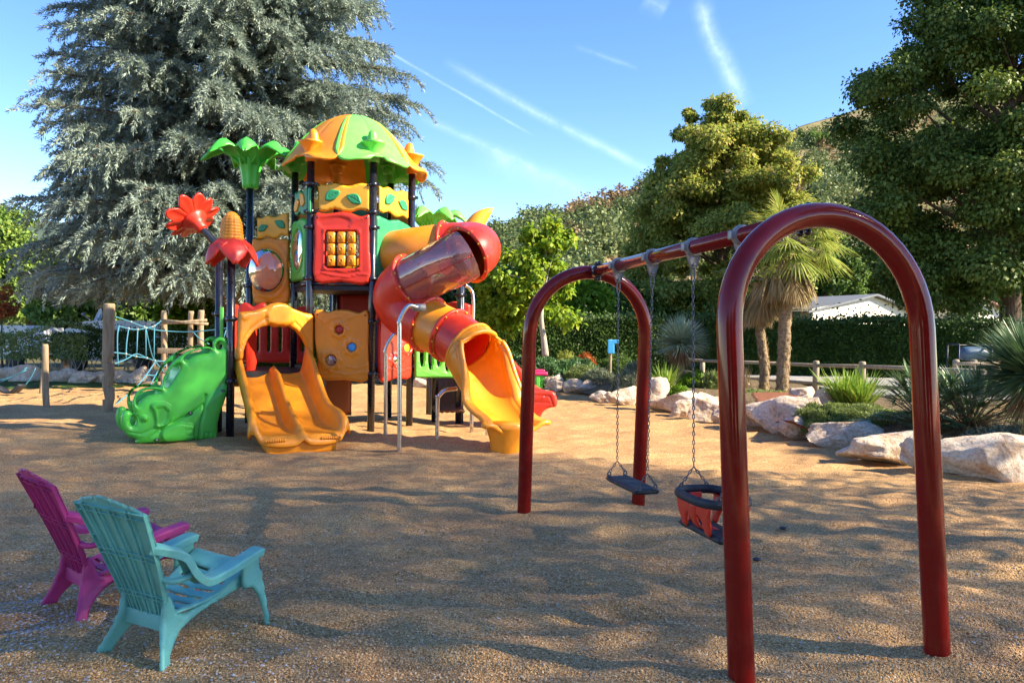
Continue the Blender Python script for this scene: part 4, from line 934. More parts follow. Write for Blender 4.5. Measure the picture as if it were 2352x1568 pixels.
for t in TT:
    c = beam_at(t); h = None; mb = MB(); Mx = Matrix.Translation(c) @ rot_to(bdir).to_4x4()
    mb.add(*lathe([(.0485, -.022), (.060, -.022), (.064, -.012), (.064, .012), (.060, .022), (.0485, .022)], 24, Mx))
    Mb = Matrix((side, bdir, Vector((0, 0, 1)))).transposed()
    for s in (-1, 1): mb.add(*box(c+side*(s*.068), (.03, .04, .05), Mb))
    V = [c+side*x+bdir*y+Vector((0, 0, z)) for y in (-.017, .017) for x, z in ((-.045, -.05), (.045, -.05), (.018, -.135), (-.018, -.135))]
    mb.add(V, [(0, 1, 2, 3)[::-1], (4, 5, 6, 7), (0, 4, 7, 3)[::-1], (1, 2, 6, 5)[::-1], (2, 3, 7, 6)[::-1]])
    mb.add(*sphere(c-bdir*0+side*.0+Vector((0, 0, -.115))+Vector((0, -.022, 0)), .011, 8, 6)); h = mb.build('hanger', M['clamp'], SW)
SEATZ = .42
def swing(t0, t1, kind):
    a, b = beam_at(t0), beam_at(t1); mid = (a+b)/2
    root = empty('flat_swing' if kind == 'flat' else 'toddler_swing', (mid.x, mid.y, 0), 'flat black rubber swing seat on two chains, farther swing' if kind == 'flat' else 'toddler swing with black rubber ring and red straps, nearer swing', 'swing', 'swings hanging from the red frame')
    L_ = (b-a).length; hz = .59 if kind == 'baby' else SEATZ+.02; sx = .07
    for c, s in ((a, -1), (b, 1)):
        top = c+Vector((0, 0, -.135)); zsplit = .73 if kind == 'baby' else .56; pull = .05 if kind == 'baby' else .03; bot = Vector((c.x, c.y, zsplit))-bdir*(s*pull)
        # shackle link
        ring = [top+Vector((0, 0, -.045))+side*(.013*math.cos(q))+Vector((0, 0, .05*math.sin(q))) for q in np.linspace(0, 2*math.pi, 17)[:-1]]
        mb = MB(); mb.add(*tube(ring, .006, 6, closed=True)); mb.build('shackle', M['chain'], root)
        ch = chain([top+Vector((0, 0, -.09)), bot], parent=root)
        for q in (-1, 1):
            end = Vector((c.x, c.y, hz+.03))+side*(q*sx)*(1.3 if kind == 'baby' else 1)-bdir*(s*pull*1.15)
            chain([bot, end], 'chain_fork', ch)
            rr = [end+Vector((0, 0, -.012))+side*(.013*math.cos(w_))+Vector((0, 0, .018*math.sin(w_))) for w_ in np.linspace(0, 6.28, 12)[:-1]]
            mb = MB(); mb.add(*tube(rr, .006, 6, closed=True)); mb.add(*lathe([(.02, 0), (.024, .004), (.012, .012)], 12, Matrix.Translation(end+Vector((0, 0, -.035))))); mb.build('eye_bolt', M['chain'], ch)
    def slab(z, ln, wd, th, name, curve=.0):
        out = smooth_poly([(-ln/2, -wd/2+.02), (-ln/2+.02, -wd/2), (ln/2-.02, -wd/2), (ln/2, -wd/2+.02), (ln/2, wd/2-.02), (ln/2-.02, wd/2), (-ln/2+.02, wd/2), (-ln/2, wd/2-.02)], 2)
        rl = [([(x, -wd*.38), (x, wd*.38)], -.003, .006) for x in np.arange(-ln*.36, ln*.37, .03)]
        V, Fc = inflate(out, sp=.014, H=.004, Rr=.02, t0=th/2, lines=rl, mapfn=lambda u, v, w_: Vector((mid.x, mid.y, z+w_))+bdir*u+side*v)
        return mk(name, V, Fc, M['rubber'], root)
    if kind == 'flat': slab(SEATZ, L_-.05, .20, .036, 'seat')
    else:
        slab(.37, L_-.06, .20, .036, 'seat')
        ring = []; hl, hwid = L_/2-.045, .165
        for q in np.linspace(0, 2*math.pi, 49)[:-1]:
            cx, cy = math.cos(q), math.sin(q); x = math.copysign(abs(cx)**.55, cx)*hl; y = math.copysign(abs(cy)**.7, cy)*hwid; ring.append(Vector((mid.x, mid.y, hz-.005))+bdir*x+side*y)
        V, Fc = tube(ring, .022, 12, closed=True); V = [Vector((v.x, v.y, hz+(v.z-hz)*1.35)) for v in V]; mk('hoop_ring', V, Fc, M['rubber'], root)
        for y in (-.13, .13):
            pm = Vector((mid.x, mid.y, 0))+side*(y*1.05); ot = smooth_poly([(-.20, .575), (-.07, .58), (.07, .58), (.20, .575), (.205, .50), (.185, .385), (.125, .38), (.10, .44), (.065, .475), (-.065, .475), (-.10, .44), (-.125, .38), (-.185, .385), (-.205, .50)], 3)
            V, Fc = inflate(ot, sp=.014, H=.004, Rr=.03, t0=.009, mapfn=lambda u, v, w_, pm=pm, y=y: pm+bdir*(u*(1-.08*(.575-v)/.2))+Vector((0, 0, v))+side*(w_-math.copysign(.45*(.575-v)**1.3*.6, y))); mk('strap', V, Fc, M['strap'], root)
        # crotch strap curving down onto the seat
        for s in (-1,):
            P = spline([Vector((mid.x, mid.y, .55))+side*(s*.135), Vector((mid.x, mid.y, .46))+side*(s*.12), Vector((mid.x, mid.y, .40))+side*(s*.07), Vector((mid.x, mid.y, .392))+side*.02], 5)
            V = []; 
            for i, p in enumerate(P):
                wv = .035+.02*abs(i/(len(P)-1)-.5)*2
                V += [p-bdir*wv, p+bdir*wv]
            o = mk('crotch_strap', V, [(2*i, 2*i+1, 2*i+3, 2*i+2) for i in range(len(P)-1)], M['strap'], root); md = o.modifiers.new('s', 'SOLIDIFY'); md.thickness = .012
        for x in (-1, 1):
            mb = MB(); c = Vector((mid.x, mid.y, .47))+bdir*(x*(hl-.03)); mb.add(*box(c, (.09, .014, .2), Matrix((side, bdir, Vector((0, 0, 1)))).transposed(), .005)); mb.build('strap', M['strap'], root)
    return root
swing(TT[0], TT[1], 'flat'); swing(TT[2], TT[3], 'baby')

# ------------------------------------------------------------------ garden chairs
def chair(mat, label):
    root = empty('garden_chair', (0, 0, 0), label, 'chair', 'low plastic garden chairs')
    # backrest
    def bmap(u, v, w_):      # u across, v up the back (0..0.66), w towards the rear
        y = -.245-.27*max(0, v/.62)**1.15+.55*u*u; z = .205+.605*(v/.62)
        return Vector((u, y-w_, z-.25*w_))
    hwf = lambda v: .130+.100*min(1, max(0, v)/.62)**.9
    out = []
    for v in np.linspace(-.02, .50, 9): out.append((hwf(v), v))
    top = []
    edges_ = np.linspace(-1, 1, 6)
    for k in range(5):
        x0, x1 = edges_[k]*.232, edges_[k+1]*.232; 
        for q in (0, .35, .65, 1):
            x = x0+.004+(x1-x0-.008)*q; top.append((x, .665-.075*(x/.232)**2-.005*(k % 2)))
        if k < 4: top.append((x1-.0035, .628)); top.append((x1+.0035, .628))
    out = out+[(hwf(.56), .56)]+top[::-1]+[(-hwf(.56), .56)]+[(-a, b) for a, b in out[::-1]]
    holes = []; lines_ = []
    for k in range(1, 5):
        e = edges_[k]; f = lambda v, e=e: e*hwf(v)
        holes.append([(f(.10)-.002, .10), (f(.10)+.002, .10), (f(.26)+.0028, .26), (f(.33)+.0028, .33), (f(.33)-.0028, .33), (f(.26)-.0028, .26)])
        holes.append([(f(.38)-.003, .38), (f(.38)+.003, .38), (f(.55)+.003, .55), (f(.55)-.003, .55)])
        for s in (-1, 1): lines_.append(([(f(.02)+s*.010, .02), (f(.30)+s*.011, .30), (f(.60)+s*.012, .61)], .011, .0032))
    for s in (-1, 1): lines_.append(([(s*(hwf(0)-.006), 0), (s*(hwf(.3)-.006), .3), (s*(hwf(.6)-.006), .6)], .014, .004))
    for v in (.575, .605, .345, .372, .12, .145): lines_.append(([(-hwf(v)*.97, v-.012), (-.1, v), (0, v+.004), (.1, v), (hwf(v)*.97, v-.012)], .010, .0032))
    V, Fc = inflate(out, holes, sp=.009, H=.0, Rr=.01, t0=.007, mapfn=bmap); rb = MB(); rb.add(V, Fc)
    for pl, h_, wd_ in lines_:
        q = []; 
        for (ua, va), (ub, vb) in zip(pl[:-1], pl[1:]):
            for k in range(6): q.append((ua+(ub-ua)*k/6, va+(vb-va)*k/6))
        q.append(pl[-1]); sec = []
        for i, (uu, vv) in enumerate(q):
            a_, b_ = q[max(0, i-1)], q[min(len(q)-1, i+1)]; tx, ty = b_[0]-a_[0], b_[1]-a_[1]; l_ = math.hypot(tx, ty)+1e-9; nx_, ny_ = -ty/l_*.0022, tx/l_*.0022
            sec += [bmap(uu-nx_*1.5, vv-ny_*1.5, .004), bmap(uu-nx_, vv-ny_, .007+h_), bmap(uu+nx_, vv+ny_, .007+h_), bmap(uu+nx_*1.5, vv+ny_*1.5, .004)]
        m_ = len(q); rb.add(sec, [(4*i+j, 4*i+j+1, 4*i+j+5, 4*i+j+4) for i in range(m_-1) for j in range(3)])
    ob_ = rb.build('backrest', mat, root, smooth=False)
    # seat
    def smap(u, v, w_):      # v: 0 rear .. .56 front
        y = -.245+v*.93; z = .225+.17*(v/.56)**.8-.06*math.sin(math.pi*v/.56)
        if v > .50: z -= (v-.50)**2*14
        return Vector((u, y, z+w_+.20*u*u))
    sh = []; so = [(.135, 0), (.16, .12), (.19, .3), (.215, .46), (.215, .55), (.19, .575)]; so = so+[(-a, b) for a, b in so[::-1]]
    for v in (.07, .14, .21, .28, .35, .42):
        hw = .10+.12*v
        for x0, x1 in ((-hw, -.018), (.018, hw)) if v != .21 and v != .35 else ((-hw, -hw*.4), (-hw*.3, hw*.3), (hw*.4, hw)):
            b = -.0; sh.append([(x0, v-.006+.4*x0*x0), (x1, v-.006+.4*x1*x1), (x1+.004, v+.4*x1*x1), (x1, v+.006+.4*x1*x1), (x0, v+.006+.4*x0*x0), (x0-.004, v+.4*x0*x0)])
    V, Fc = inflate(so, sh, sp=.012, H=.0, Rr=.01, t0=.008, mapfn=smap); mk('seat', V, Fc, mat, root)
    for s in (-1, 1):
        # rear leg blade that runs forward under the seat edge
        o1 = [(-.365, 0), (-.295, 0), (-.27, .06), (-.20, .135), (-.09, .195), (.05, .235), (.18, .265), (.24, .27), (.262, .36), (.20, .352), (.05, .285), (-.10, .235), (-.20, .235), (-.245, .33), (-.285, .34), (-.30, .25), (-.33, .12)]
        def lm(u, v, w_, s=s):
            x = .135+(.075 if u > -.2 else 0)*min(1, max(0, (u+.2)/.42))+.085*max(0, (.22-v)/.22)*max(0, min(1, (-.15-u)/.2))
            return Vector((s*(x+w_), u, v))
        V, Fc = inflate(smooth_poly(o1, 3), sp=.014, H=.004, Rr=.02, t0=.011, mapfn=lm, lines=[(([(-.33, .02), (-.27, .15), (-.18, .20), (0, .25), (.2, .31)]), -.006, .008)])
        if s < 0: Fc = [f[::-1] for f in Fc]
        mk('leg', V, Fc, mat, root)
        # front leg blade
        o2 = [(.115, .44), (.235, .445), (.248, .38), (.285, .20), (.318, 0), (.290, 0), (.262, .12), (.235, .20), (.19, .255), (.12, .27)]
        def fm(u, v, w_, s=s): return Vector((s*(.222+.045*max(0, .45-v)/.45+w_), u, v))
        V, Fc = inflate(o2, sp=.014, H=.003, Rr=.02, t0=.010, mapfn=fm, lines=[([(.235, .43), (.25, .3), (.30, .03)], .010, .006)])
        if s < 0: Fc = [f[::-1] for f in Fc]
        mk('leg', V, Fc, mat, root)
        # armrest: a channel section swept from the back round to the front
        P = spline([Vector((s*.172, -.405, .625)), Vector((s*.205, -.345, .605)), Vector((s*.235, -.265, .56)), Vector((s*.250, -.215, .47)), Vector((s*.250, -.15, .415)), Vector((s*.246, -.05, .415)), Vector((s*.240, .10, .437)), Vector((s*.232, .225, .455)), Vector((s*.232, .25, .448))], 6)
        V = []; n = len(P); sec = [(-.036, -.036), (-.040, -.034), (-.040, -.004), (-.034, .004), (-.015, .007), (.015, .007), (.034, .004), (.040, -.004), (.040, -.034), (.036, -.036), (.034, -.004), (.0, -.001), (-.034, -.004)]
        for i, p in enumerate(P):
            t = (P[min(i+1, n-1)]-P[max(i-1, 0)]).normalized(); k = min(1, i/(n*.45)); out_ = Vector((s, 0, 0)); nrm = t.cross(out_).normalized()*s
            if nrm.z < 0: nrm = -nrm
            if i < n*.45: nrm = (nrm*1+Vector((s*.3*(1-k), -.25*(1-k), 0))).normalized()
            ax = nrm.cross(t).normalized(); wsc = .62+.38*k
            for a, b in sec: V.append(p+ax*(a*wsc)+nrm*b)
        m = len(sec); Fc = [(i*m+j, i*m+(j+1) % m, (i+1)*m+(j+1) % m, (i+1)*m+j) for i in range(n-1) for j in range(m)]+[tuple(range(m)), tuple((n-1)*m+j for j in range(m))[::-1]]
        mk('armrest', V, Fc, mat, root, smooth=False)
        # curled bracket from the lower back out to the arm
        Pb = spline([Vector((s*.158, -.318, .44)), Vector((s*.20, -.30, .43)), Vector((s*.235, -.25, .44)), Vector((s*.245, -.205, .455))], 5)
        mb = MB(); mb.add(*tube(Pb, .016, 8)); mb.build('arm_bracket', mat, root)
    for bx_ in (((0, -.262, .20), (.27, .016, .075)), ((0, .215, .30), (.42, .014, .06))): mb = MB(); mb.add(*box(*bx_)); mb.build('crossbar', mat, root)
    return root
def place(o, x, y, f, tilt=0):
    o.location = (x, y, -.012); o.rotation_euler = (0, R(tilt), math.atan2(-f[0], f[1]))
place(chair(M['teal'], 'teal plastic garden chair seen from behind, in front of the magenta one'), -1.658, 3.894, (.39, .92), 2.5)
place(chair(M['pink'], 'magenta plastic garden chair partly hidden behind the teal one'), -2.27, 4.45, (.60, .80), 2)

# ------------------------------------------------------------------ rocks
def ico(sub):
    bm = bmesh.new(); bmesh.ops.create_icosphere(bm, subdivisions=sub, radius=1); V = np.array([v.co[:] for v in bm.verts]); Fc = np.array([[v.index for v in f.verts] for f in bm.faces]); bm.free(); return V, Fc
IC5, IF5 = ico(5); IC4, IF4 = ico(4)
def rock(x0, x1, yt, yb, label, group, seed, base=0.0, near=False, dep=.75, lump=1.0):
    g = np.random.default_rng(seed); pc = gp((x0+x1)/2, yb, base); Y = pc.y; W = (x1-x0)*Y/F; Hh = (yb-yt)*Y/F
    c = Vector(((x0+x1-2352)/2*(Y+W*dep*.4)/F, Y+W*dep*.4, base)); cc = at((x0+x1)/2, yb, Y+W*dep*.4); c.x = cc.x
    P, Fc = (IC5, IF5) if near else (IC4, IF4); P = P.copy()
    for k in range(20):
        n = g.normal(size=3); n /= np.linalg.norm(n); lim = g.uniform(.48, .80); d = P@n; ex = np.maximum(0, d-lim); P -= np.outer(ex*.97, n)
    off = g.uniform(-50, 50, 3); D_ = np.array([mnoise.fractal(Vector(p*1.5+off), 1.0, 2.1, 5) for p in P]); r = 1+.18*lump*D_
    D2_ = np.array([abs(mnoise.noise(Vector(p*4.5+off*2))) for p in P]); r -= .07*D2_
    P = P*r[:, None]; P -= (P.min(0)+P.max(0))/2; P /= (P.max(0)-P.min(0)); a = g.uniform(-.35, .35)
    P = P*np.array([W*1.6, W*dep*1.1, Hh*1.14]); P[:, 2] += Hh*.5-Hh*.11+.0
    P = P@np.array([[math.cos(a), math.sin(a), 0], [-math.sin(a), math.cos(a), 0], [0, 0, 1]]); P += np.array(c)
    o = mk('rock', P, Fc, M['rock'], base=(c.x, c.y, base)); tag(o, label, 'rock', group); return o
RR = [(1260, 1291, 858, 897, 'small pale boulder touching the lime play bin at the far end of the border'), (1250, 1268, 862, 893, 'narrow rock half hidden behind the red and lime play bin'),
      (1298, 1333, 868, 902, 'squat bright boulder in the far border, left of two stacked ones'), (1302, 1334, 853, 872, 'small rock perched behind the squat far boulder'),
      (1335, 1369, 850, 876, 'pointed pale rock standing behind the broad far boulder'), (1326, 1377, 871, 904, 'broad bright boulder below the lavender in the far border'),
      (1364, 1400, 896, 925, 'small round grey rock in front of the lavender bush'), (1408, 1464, 884, 932, 'grey boulder just left of the far swing hoop post'),
      (1478, 1530, 862, 943, 'tall sloping boulder right behind the far swing hoop post'), (1505, 1590, 895, 950, 'long brownish boulder below the ball yucca'),
      (1545, 1597, 915, 958, 'low rock leaning on the long brownish boulder'), (1590, 1657, 899, 968, 'cream block boulder just left of the nearer swing hoop'),
      (1690, 1748, 926, 986, 'low pale boulder beside the big white one'), (1732, 1850, 905, 998, 'biggest white boulder, sunlit top, right of the nearer hoop post'),
      (1796, 1868, 953, 1012, 'tan boulder at the foot of the biggest white one'), (1884, 1995, 966, 1030, 'pinkish boulder just right of the ground cover cushion'),
      (1962, 2126, 981, 1070, 'long pink grey boulder with sloping layers'), (2100, 2200, 1000, 1090, 'boulder partly hidden behind the right leg of the nearer hoop'),
      (2180, 2440, 994, 1106, 'largest pink white boulder at the right edge of the photo')]
for i, (a, b, c, d, lb) in enumerate(RR): rock(a, b, c, d, lb, 'pale boulders edging the planting bed', 40+i, near=(i > 8), dep=.75 if i < 15 else .5)
for i, (a, b, c, d, lb) in enumerate([(1392, 1416, 898, 926, 'little rock wedged between the round grey rock and the boulder by the far post'), (1275, 1304, 872, 899, 'little rock between the play bin and the squat bright boulder'), (1648, 1700, 925, 975, 'small rock just behind the left leg of the nearer hoop'),
        (1858, 1900, 978, 1016, 'small rock under the green ground cover cushion'), (2150, 2200, 1030, 1090, 'small rock tucked beside the largest boulder')]):
    rock(a, b, c, d, lb, 'pale boulders edging the planting bed', 160+i, dep=.9)
for i, (a, b, c, d, lb) in enumerate([(1833, 1888, 903, 925, 'flat pale rock lying on the mulch near the fence post'), (1882, 1927, 890, 930, 'pale rock leaning against the strappy green plant'), (1822, 1860, 886, 912, 'low rock beside the foot of the thicker palm'), (1600, 1640, 868, 890, 'small white rock in the greenery by the ball yucca'), (1680, 1712, 868, 885, 'small pale rock behind the nearer hoop by the dry stems')]):
    rock(a, b, c, d+6, lb, 'rocks lying inside the bed', 80+i, base=.28)
for i, (a, b, c, d, lb) in enumerate([(-12, 37, 842, 876, 'sunlit rock at the left edge of the photo'), (35, 92, 835, 877, 'wide rounded rock behind the slack rope'), (110, 134, 848, 879, 'narrow rock behind the two short log posts'),
    (127, 169, 843, 880, 'brown stained rock right of the short posts'), (168, 211, 850, 882, 'leaning triangular rock in the left row'), (209, 243, 850, 881, 'rock just left of the notched log post'), (257, 295, 849, 880, 'rock just right of the notched log post'),
    (294, 336, 838, 881, 'tallest rock of the left row'), (334, 372, 846, 877, 'rock behind the log ladder frame'), (955, 985, 866, 889, 'pale rock seen behind the tower poles'), (1020, 1060, 862, 886, 'pale rock seen behind the brown climbing ramp')]):
    rock(a, b, c, d, lb, 'rocks in a row along the left hedge', 120+i)

# ------------------------------------------------------------------ log and rope course
def log(name, x, yb, yt, wpx, label, notch=False, lean=0.0, Y=None, wob=.01, seed=1, group=None):
    g = gp(x, yb); Yd = Y or g.y; b = Vector((g.x, g.y, 0)) if Y is None else at(x, yb, Y); b.z = max(0, b.z) if Y else 0; top = at(x, yt, Yd).z; r = wpx*Yd/F/2; rn = random.Random(seed); V = []; n = 130 if notch else 40; NS = 20
    for i in range(n+1):
        t = i/n; z = -.2+(top+.2)*t if i < n else top; ox = lean*t+wob*math.sin(t*5+seed); rr = r*(1.03-.1*t+.02*math.sin(t*13+seed))
        for k in range(NS):
            a = 2*math.pi*k/NS; q = rr*(1+.03*math.sin(3*a+t*4))
            if i == n: q *= .86
            x_ = q*math.cos(a)
            if notch and t < .56:
                ph = 1-((t*10) % 1.0); sd = 1 if int(t*10) % 2 else -1
                if sd*math.cos(a) > .2: x_ *= (1-.62*ph)
            V.append((b.x+ox+x_, b.y+q*math.sin(a), z))
    Fc = [(i*NS+k, i*NS+(k+1) % NS, (i+1)*NS+(k+1) % NS, (i+1)*NS+k) for i in range(n) for k in range(NS)]+[tuple((n)*NS+k for k in range(NS))]
    return b, V, Fc
def tlog(*a, **k):
    b, V, Fc = log(*a, **k); o = mk(a[0], V, Fc, M['wood'], base=(b.x, b.y, 0), smooth=not k.get('notch')); tag(o, a[5], 'log post', k.get('group')); return o
tlog('log_post', 249, 945, 697, 26, 'tall log post with stepped notches cut in its lower half', notch=True, seed=2)
tlog('log_post', 108, 936, 790, 14, 'short weathered log post, nearer and darker of the two', lean=-.05, seed=3, group='short log posts')
tlog('log_post', 96, 905, 806, 12, 'short sunlit log post behind the darker one', lean=.08, seed=4, group='short log posts')
LF = empty('log_ladder', (at(410, 890, 18.2).x, 18.2, 0), 'ladder frame of crooked logs with crossbars behind the elephant slide', 'climbing frame')
for x, yt, wpx, ln, sd in ((376, 713, 14, 0, 5), (436, 714, 14, .03, 6), (461, 712, 15, .02, 7)):
    b, V, Fc = log('log', x, 892, yt, wpx, '', Y=18.2, lean=ln, wob=.03 if x == 461 else .01, seed=sd); mk('log_upright', V, Fc, M['wood'], LF)
for x0, y0, x1, y1, r in ((372, 742, 475, 735, .035), (368, 735, 478, 744, .035)):
    mb = MB(); mb.add(*tube([at(x0, y0, 18.05), at((x0+x1)/2, (y0+y1)/2+1, 18.04), at(x1, y1, 18.05)], r, 10)); mb.build('crossbar', M['wood'], LF)
for x0, y0, x1, y1 in ((362, 806, 464, 806), (314, 882, 368, 882), (362, 852, 464, 852)):
    a, b = at(x0, y0, 18.0), at(x1, y1, 18.0); mb = MB(); mb.add(*box((a+b)/2, ((b-a).length, .05, .13), None, .01)); mb.build('step_board', M['wood'], LF)
RN = empty('rope_net', (at(310, 880, 16.6).x, 16.6, 0), 'teal rope climbing net strung between the log posts', 'rope net')
def r4(pts, y0=15.2, y1=18.0, xs_=(265, 371)):
    out = []
    for a, b in pts:
        x, y = a*.23334, 627.2+b*.23334; t = min(2.5, max(0, (x-xs_[0])/(xs_[1]-xs_[0]))); out.append(at(x, y, y0+(y1-y0)*min(1, t)))
    return out
for i, pl in enumerate([[(1140, 430), (1290, 480), (1420, 530), (1500, 530), (1580, 475)], [(1165, 520), (1265, 545), (1355, 555), (1440, 540), (1520, 520), (1585, 470)], [(1420, 530), (1540, 560), (1720, 575), (1900, 577), (2130, 555), (2250, 538)],
        [(1125, 780), (1240, 795), (1340, 820), (1445, 835), (1525, 860), (1640, 868)], [(1130, 890), (1160, 880), (1245, 845), (1345, 795), (1445, 835)], [(1170, 525), (1157, 600), (1155, 740), (1163, 910)], [(1265, 545), (1245, 700), (1240, 840)],
        [(1355, 560), (1345, 790)], [(1435, 540), (1437, 835)], [(1520, 525), (1515, 860)], [(1440, 560), (1480, 750), (1520, 860), (1600, 960)], [(1530, 870), (1440, 1000), (1340, 1120), (1130, 1300)], [(1640, 900), (1560, 960), (1480, 1100)],
        [(1520, 860), (1620, 980), (1650, 1000)], [(1900, 577), (1960, 640), (2060, 700)], [(2225, 560), (2190, 680)], [(1440, 1000), (1560, 1010)]]):
    mb = MB(); mb.add(*tube(spline(r4(pl), 4), .013, 8)); o = mb.build('rope', M['rope'], RN)
    if i in (0, 1, 3): 
        mb = MB()
        for p in r4(pl)[1:-1]: mb.add(*sphere(p, .03, 8, 6))
        mb.build('rope_joint', M['clamp'], o)
HN = empty('hanging_band', (at(20, 900, 17).x, 17, 0), 'black curved hanging band on slack teal ropes at the left edge', 'hammock swing')
mb = MB(); P = spline([at(-30, 893, 17), at(-5, 892, 17), at(15, 904, 17), at(35, 902, 17), at(53, 886, 17)], 6); V = []
for p in P: V += [p+Vector((0, -.12, .02)), p+Vector((0, .12, 0))]
o = mk('band', V, [(2*i, 2*i+1, 2*i+3, 2*i+2) for i in range(len(P)-1)], M['rubber'], HN); md = o.modifiers.new('s', 'SOLIDIFY'); md.thickness = .05
for pts in ([(-30, 880), (0, 873), (35, 862), (62, 844)], [(0, 877), (25, 867), (60, 850)], [(55, 888), (70, 868), (82, 845)]):
    mb = MB(); mb.add(*tube(spline([at(a, b, 17.2) for a, b in pts], 4), .014, 6)); mb.build('rope', M['rope'], HN)

# ------------------------------------------------------------------ lime bin with raspberry lid
b0 = gp(1225, 893); PB = empty('play_bin', (b0.x, b0.y, 0), 'lime green play bin with raspberry pink lid beside the far rocks', 'play bin')
s_ = b0.y/F; mb = MB()
cx, Yb = b0.x-.16, b0.y+.4
def tapered(c, w0, d0, w1, d1, z0, z1):
    return [(c[0]+sx*w, c[1]+sy*d, z) for z, w, d in ((z0, w0/2, d0/2), (z1, w1/2, d1/2)) for sx, sy in ((-1, -1), (1, -1), (1, 1), (-1, 1))], [(0, 1, 5, 4), (1, 2, 6, 5), (2, 3, 7, 6), (3, 0, 4, 7), (4, 5, 6, 7), (3, 2, 1, 0)]
mb.add(*tapered((cx, Yb), 85*s_*.82, .6, 85*s_*.92, .68, 0, .42)); 
for k in (-.36, -.12, .12, .36): mb.add(*box((cx+k*.8, Yb-.33, .18), (.10, .05, .30), None, .015))
mb.build('bin_body', M['lime'], PB, smooth=False)
mb = MB(); mb.add(*box((cx, Yb, .42), (92*s_, .74, .11), None, .035)); mb.add(*box((cx, Yb, .50), (80*s_, .58, .07), None, .03)); mb.build('lid', M['bin_pink'], PB)

# ------------------------------------------------------------------ blue sign on a post
g = at(1401, 868, 21.0); g.z = .15; sp_ = empty('signpost', (g.x, g.y, .15), 'sky blue arrow shaped sign board on a slim wooden post', 'sign')
mb = MB(); mb.add(*tube([(g.x, g.y, -.1), (g.x, g.y, at(1401, 779, 21).z)], .042, 12)); mb.build('post', M['wood'], sp_)
pl = Plane((g.x-.5, g.y-.06), (g.x+.5, g.y-.06)); panel('sign_board', pl, pl.uvs([(1396, 780), (1421, 780), (1421, 789), (1411, 789), (1411, 812), (1396, 812)]), M['signblue'], parent=sp_, H=0, t0=.012, sp=.008)

# ------------------------------------------------------------------ round rail fence
FN = empty('post_and_rail_fence', (at(1874, 905, 19.0).x, 19.0, 0), 'weathered round rail fence with stout posts along the pale path', 'fence')
fp = [(1560, 25.0, 826, 868), (1613, 23.3, 832, 872), (1781, 21.2, None, None), (1874, 19.3, 828, 910), (1980, 17.5, 830, 915), (2101, 15.7, 832, 930), (2256, 14.0, 850, 960)]
prev = None
for x, Y, yt, yb in fp:
    p = at(x, 860, Y); zt = (at(x, yt, Y).z if yt else None)
    if zt is None: zt = .80
    if yt: mb = MB(); mb.add(*lathe([(.075, -.2), (.078, zt-.03), (.07, zt-.008), (.05, zt)], 16, Matrix.Translation((p.x, p.y, 0)))); mb.build('fence_post', M['fence'], FN)
    cur = (p.x, p.y, (at(x, {1560: 823, 1613: 828, 1781: 834, 1874: 839, 1980: 841, 2101: 846, 2256: 853}[x], Y).z), (at(x, {1560: 851, 1613: 858, 1781: 873, 1874: 880, 1980: 886, 2101: 892, 2256: 905}[x], Y).z))
    if prev:
        for q in (2, 3): mb = MB(); mb.add(*tube([(prev[0], prev[1]-.07, prev[q]), (cur[0], cur[1]-.07, cur[q])], .045, 10)); mb.build('rail', M['fence'], FN)
    prev = cur
F2 = empty('post_and_rail_fence', (at(2215, 870, 19.5).x, 19.5, 0), 'short fence return behind the right hoop leg near the blue tank', 'fence')
mb = MB()
for x in (2195, 2236, 2290):
    p = at(x, 880, 19.5); mb = MB(); zt = at(x, 825, 19.5).z; mb.add(*lathe([(.075, -.2), (.078, zt-.03), (.05, zt)], 16, Matrix.Translation((p.x, p.y, 0)))); mb.build('fence_post', M['fence'], F2)
for y in (835, 876): mb = MB(); mb.add(*tube([at(2190, y, 19.42), at(2300, y, 19.42)], .045, 10)); mb.build('rail', M['fence'], F2)

# ------------------------------------------------------------------ blue tank trailer by the hedge
g = at(2230, 860, 23.0); TK = empty('compressor_tank', (g.x, 23, 0), 'dark blue steel frame holding a rounded tank in front of the hedge', 'tank')
c = at(2236, 812, 23); Mx = Matrix.Translation(c) @ Matrix.Rotation(R(90), 4, 'Y'); mb = MB()
mb.add(*lathe([(.01, -.42), (.14, -.40), (.20, -.33), (.215, -.2), (.215, .2), (.20, .33), (.14, .40), (.01, .42)], 24, Mx)); mb.build('tank', plastic('slate_blue_paint', (.05, .10, .17), .4, .2), TK)
mb = MB(); x0, x1 = at(2198, 800, 22.8).x, at(2274, 800, 22.8).x; zt = at(2200, 791, 22.8).z
for y in (22.7, 23.3):
    mb.add(*tube([(x0, y, .2), (x0, y, zt), (x1, y, zt), (x1, y, .2)], .028, 8))
for x in (x0, x1): mb.add(*tube([(x, 22.7, zt), (x, 23.3, zt)], .028, 8)); mb.add(*tube([(x, 22.7, .5), (x, 23.3, .5)], .028, 8))
mb.add(*box(((x0+x1)/2, 23, .45), (x1-x0, .55, .28), None, .04)); mb.build('frame', M['darkmetal'], TK)
for s in (-.3, .3): mb = MB(); mb.add(*lathe([(.05, -.07), (.2, -.07), (.24, -.03), (.24, .03), (.2, .07), (.05, .07)], 20, Matrix.Translation((c.x+s, 22.75, .2)) @ Matrix.Rotation(R(90), 4, 'X'))); mb.build('wheel', M['rubber'], TK)

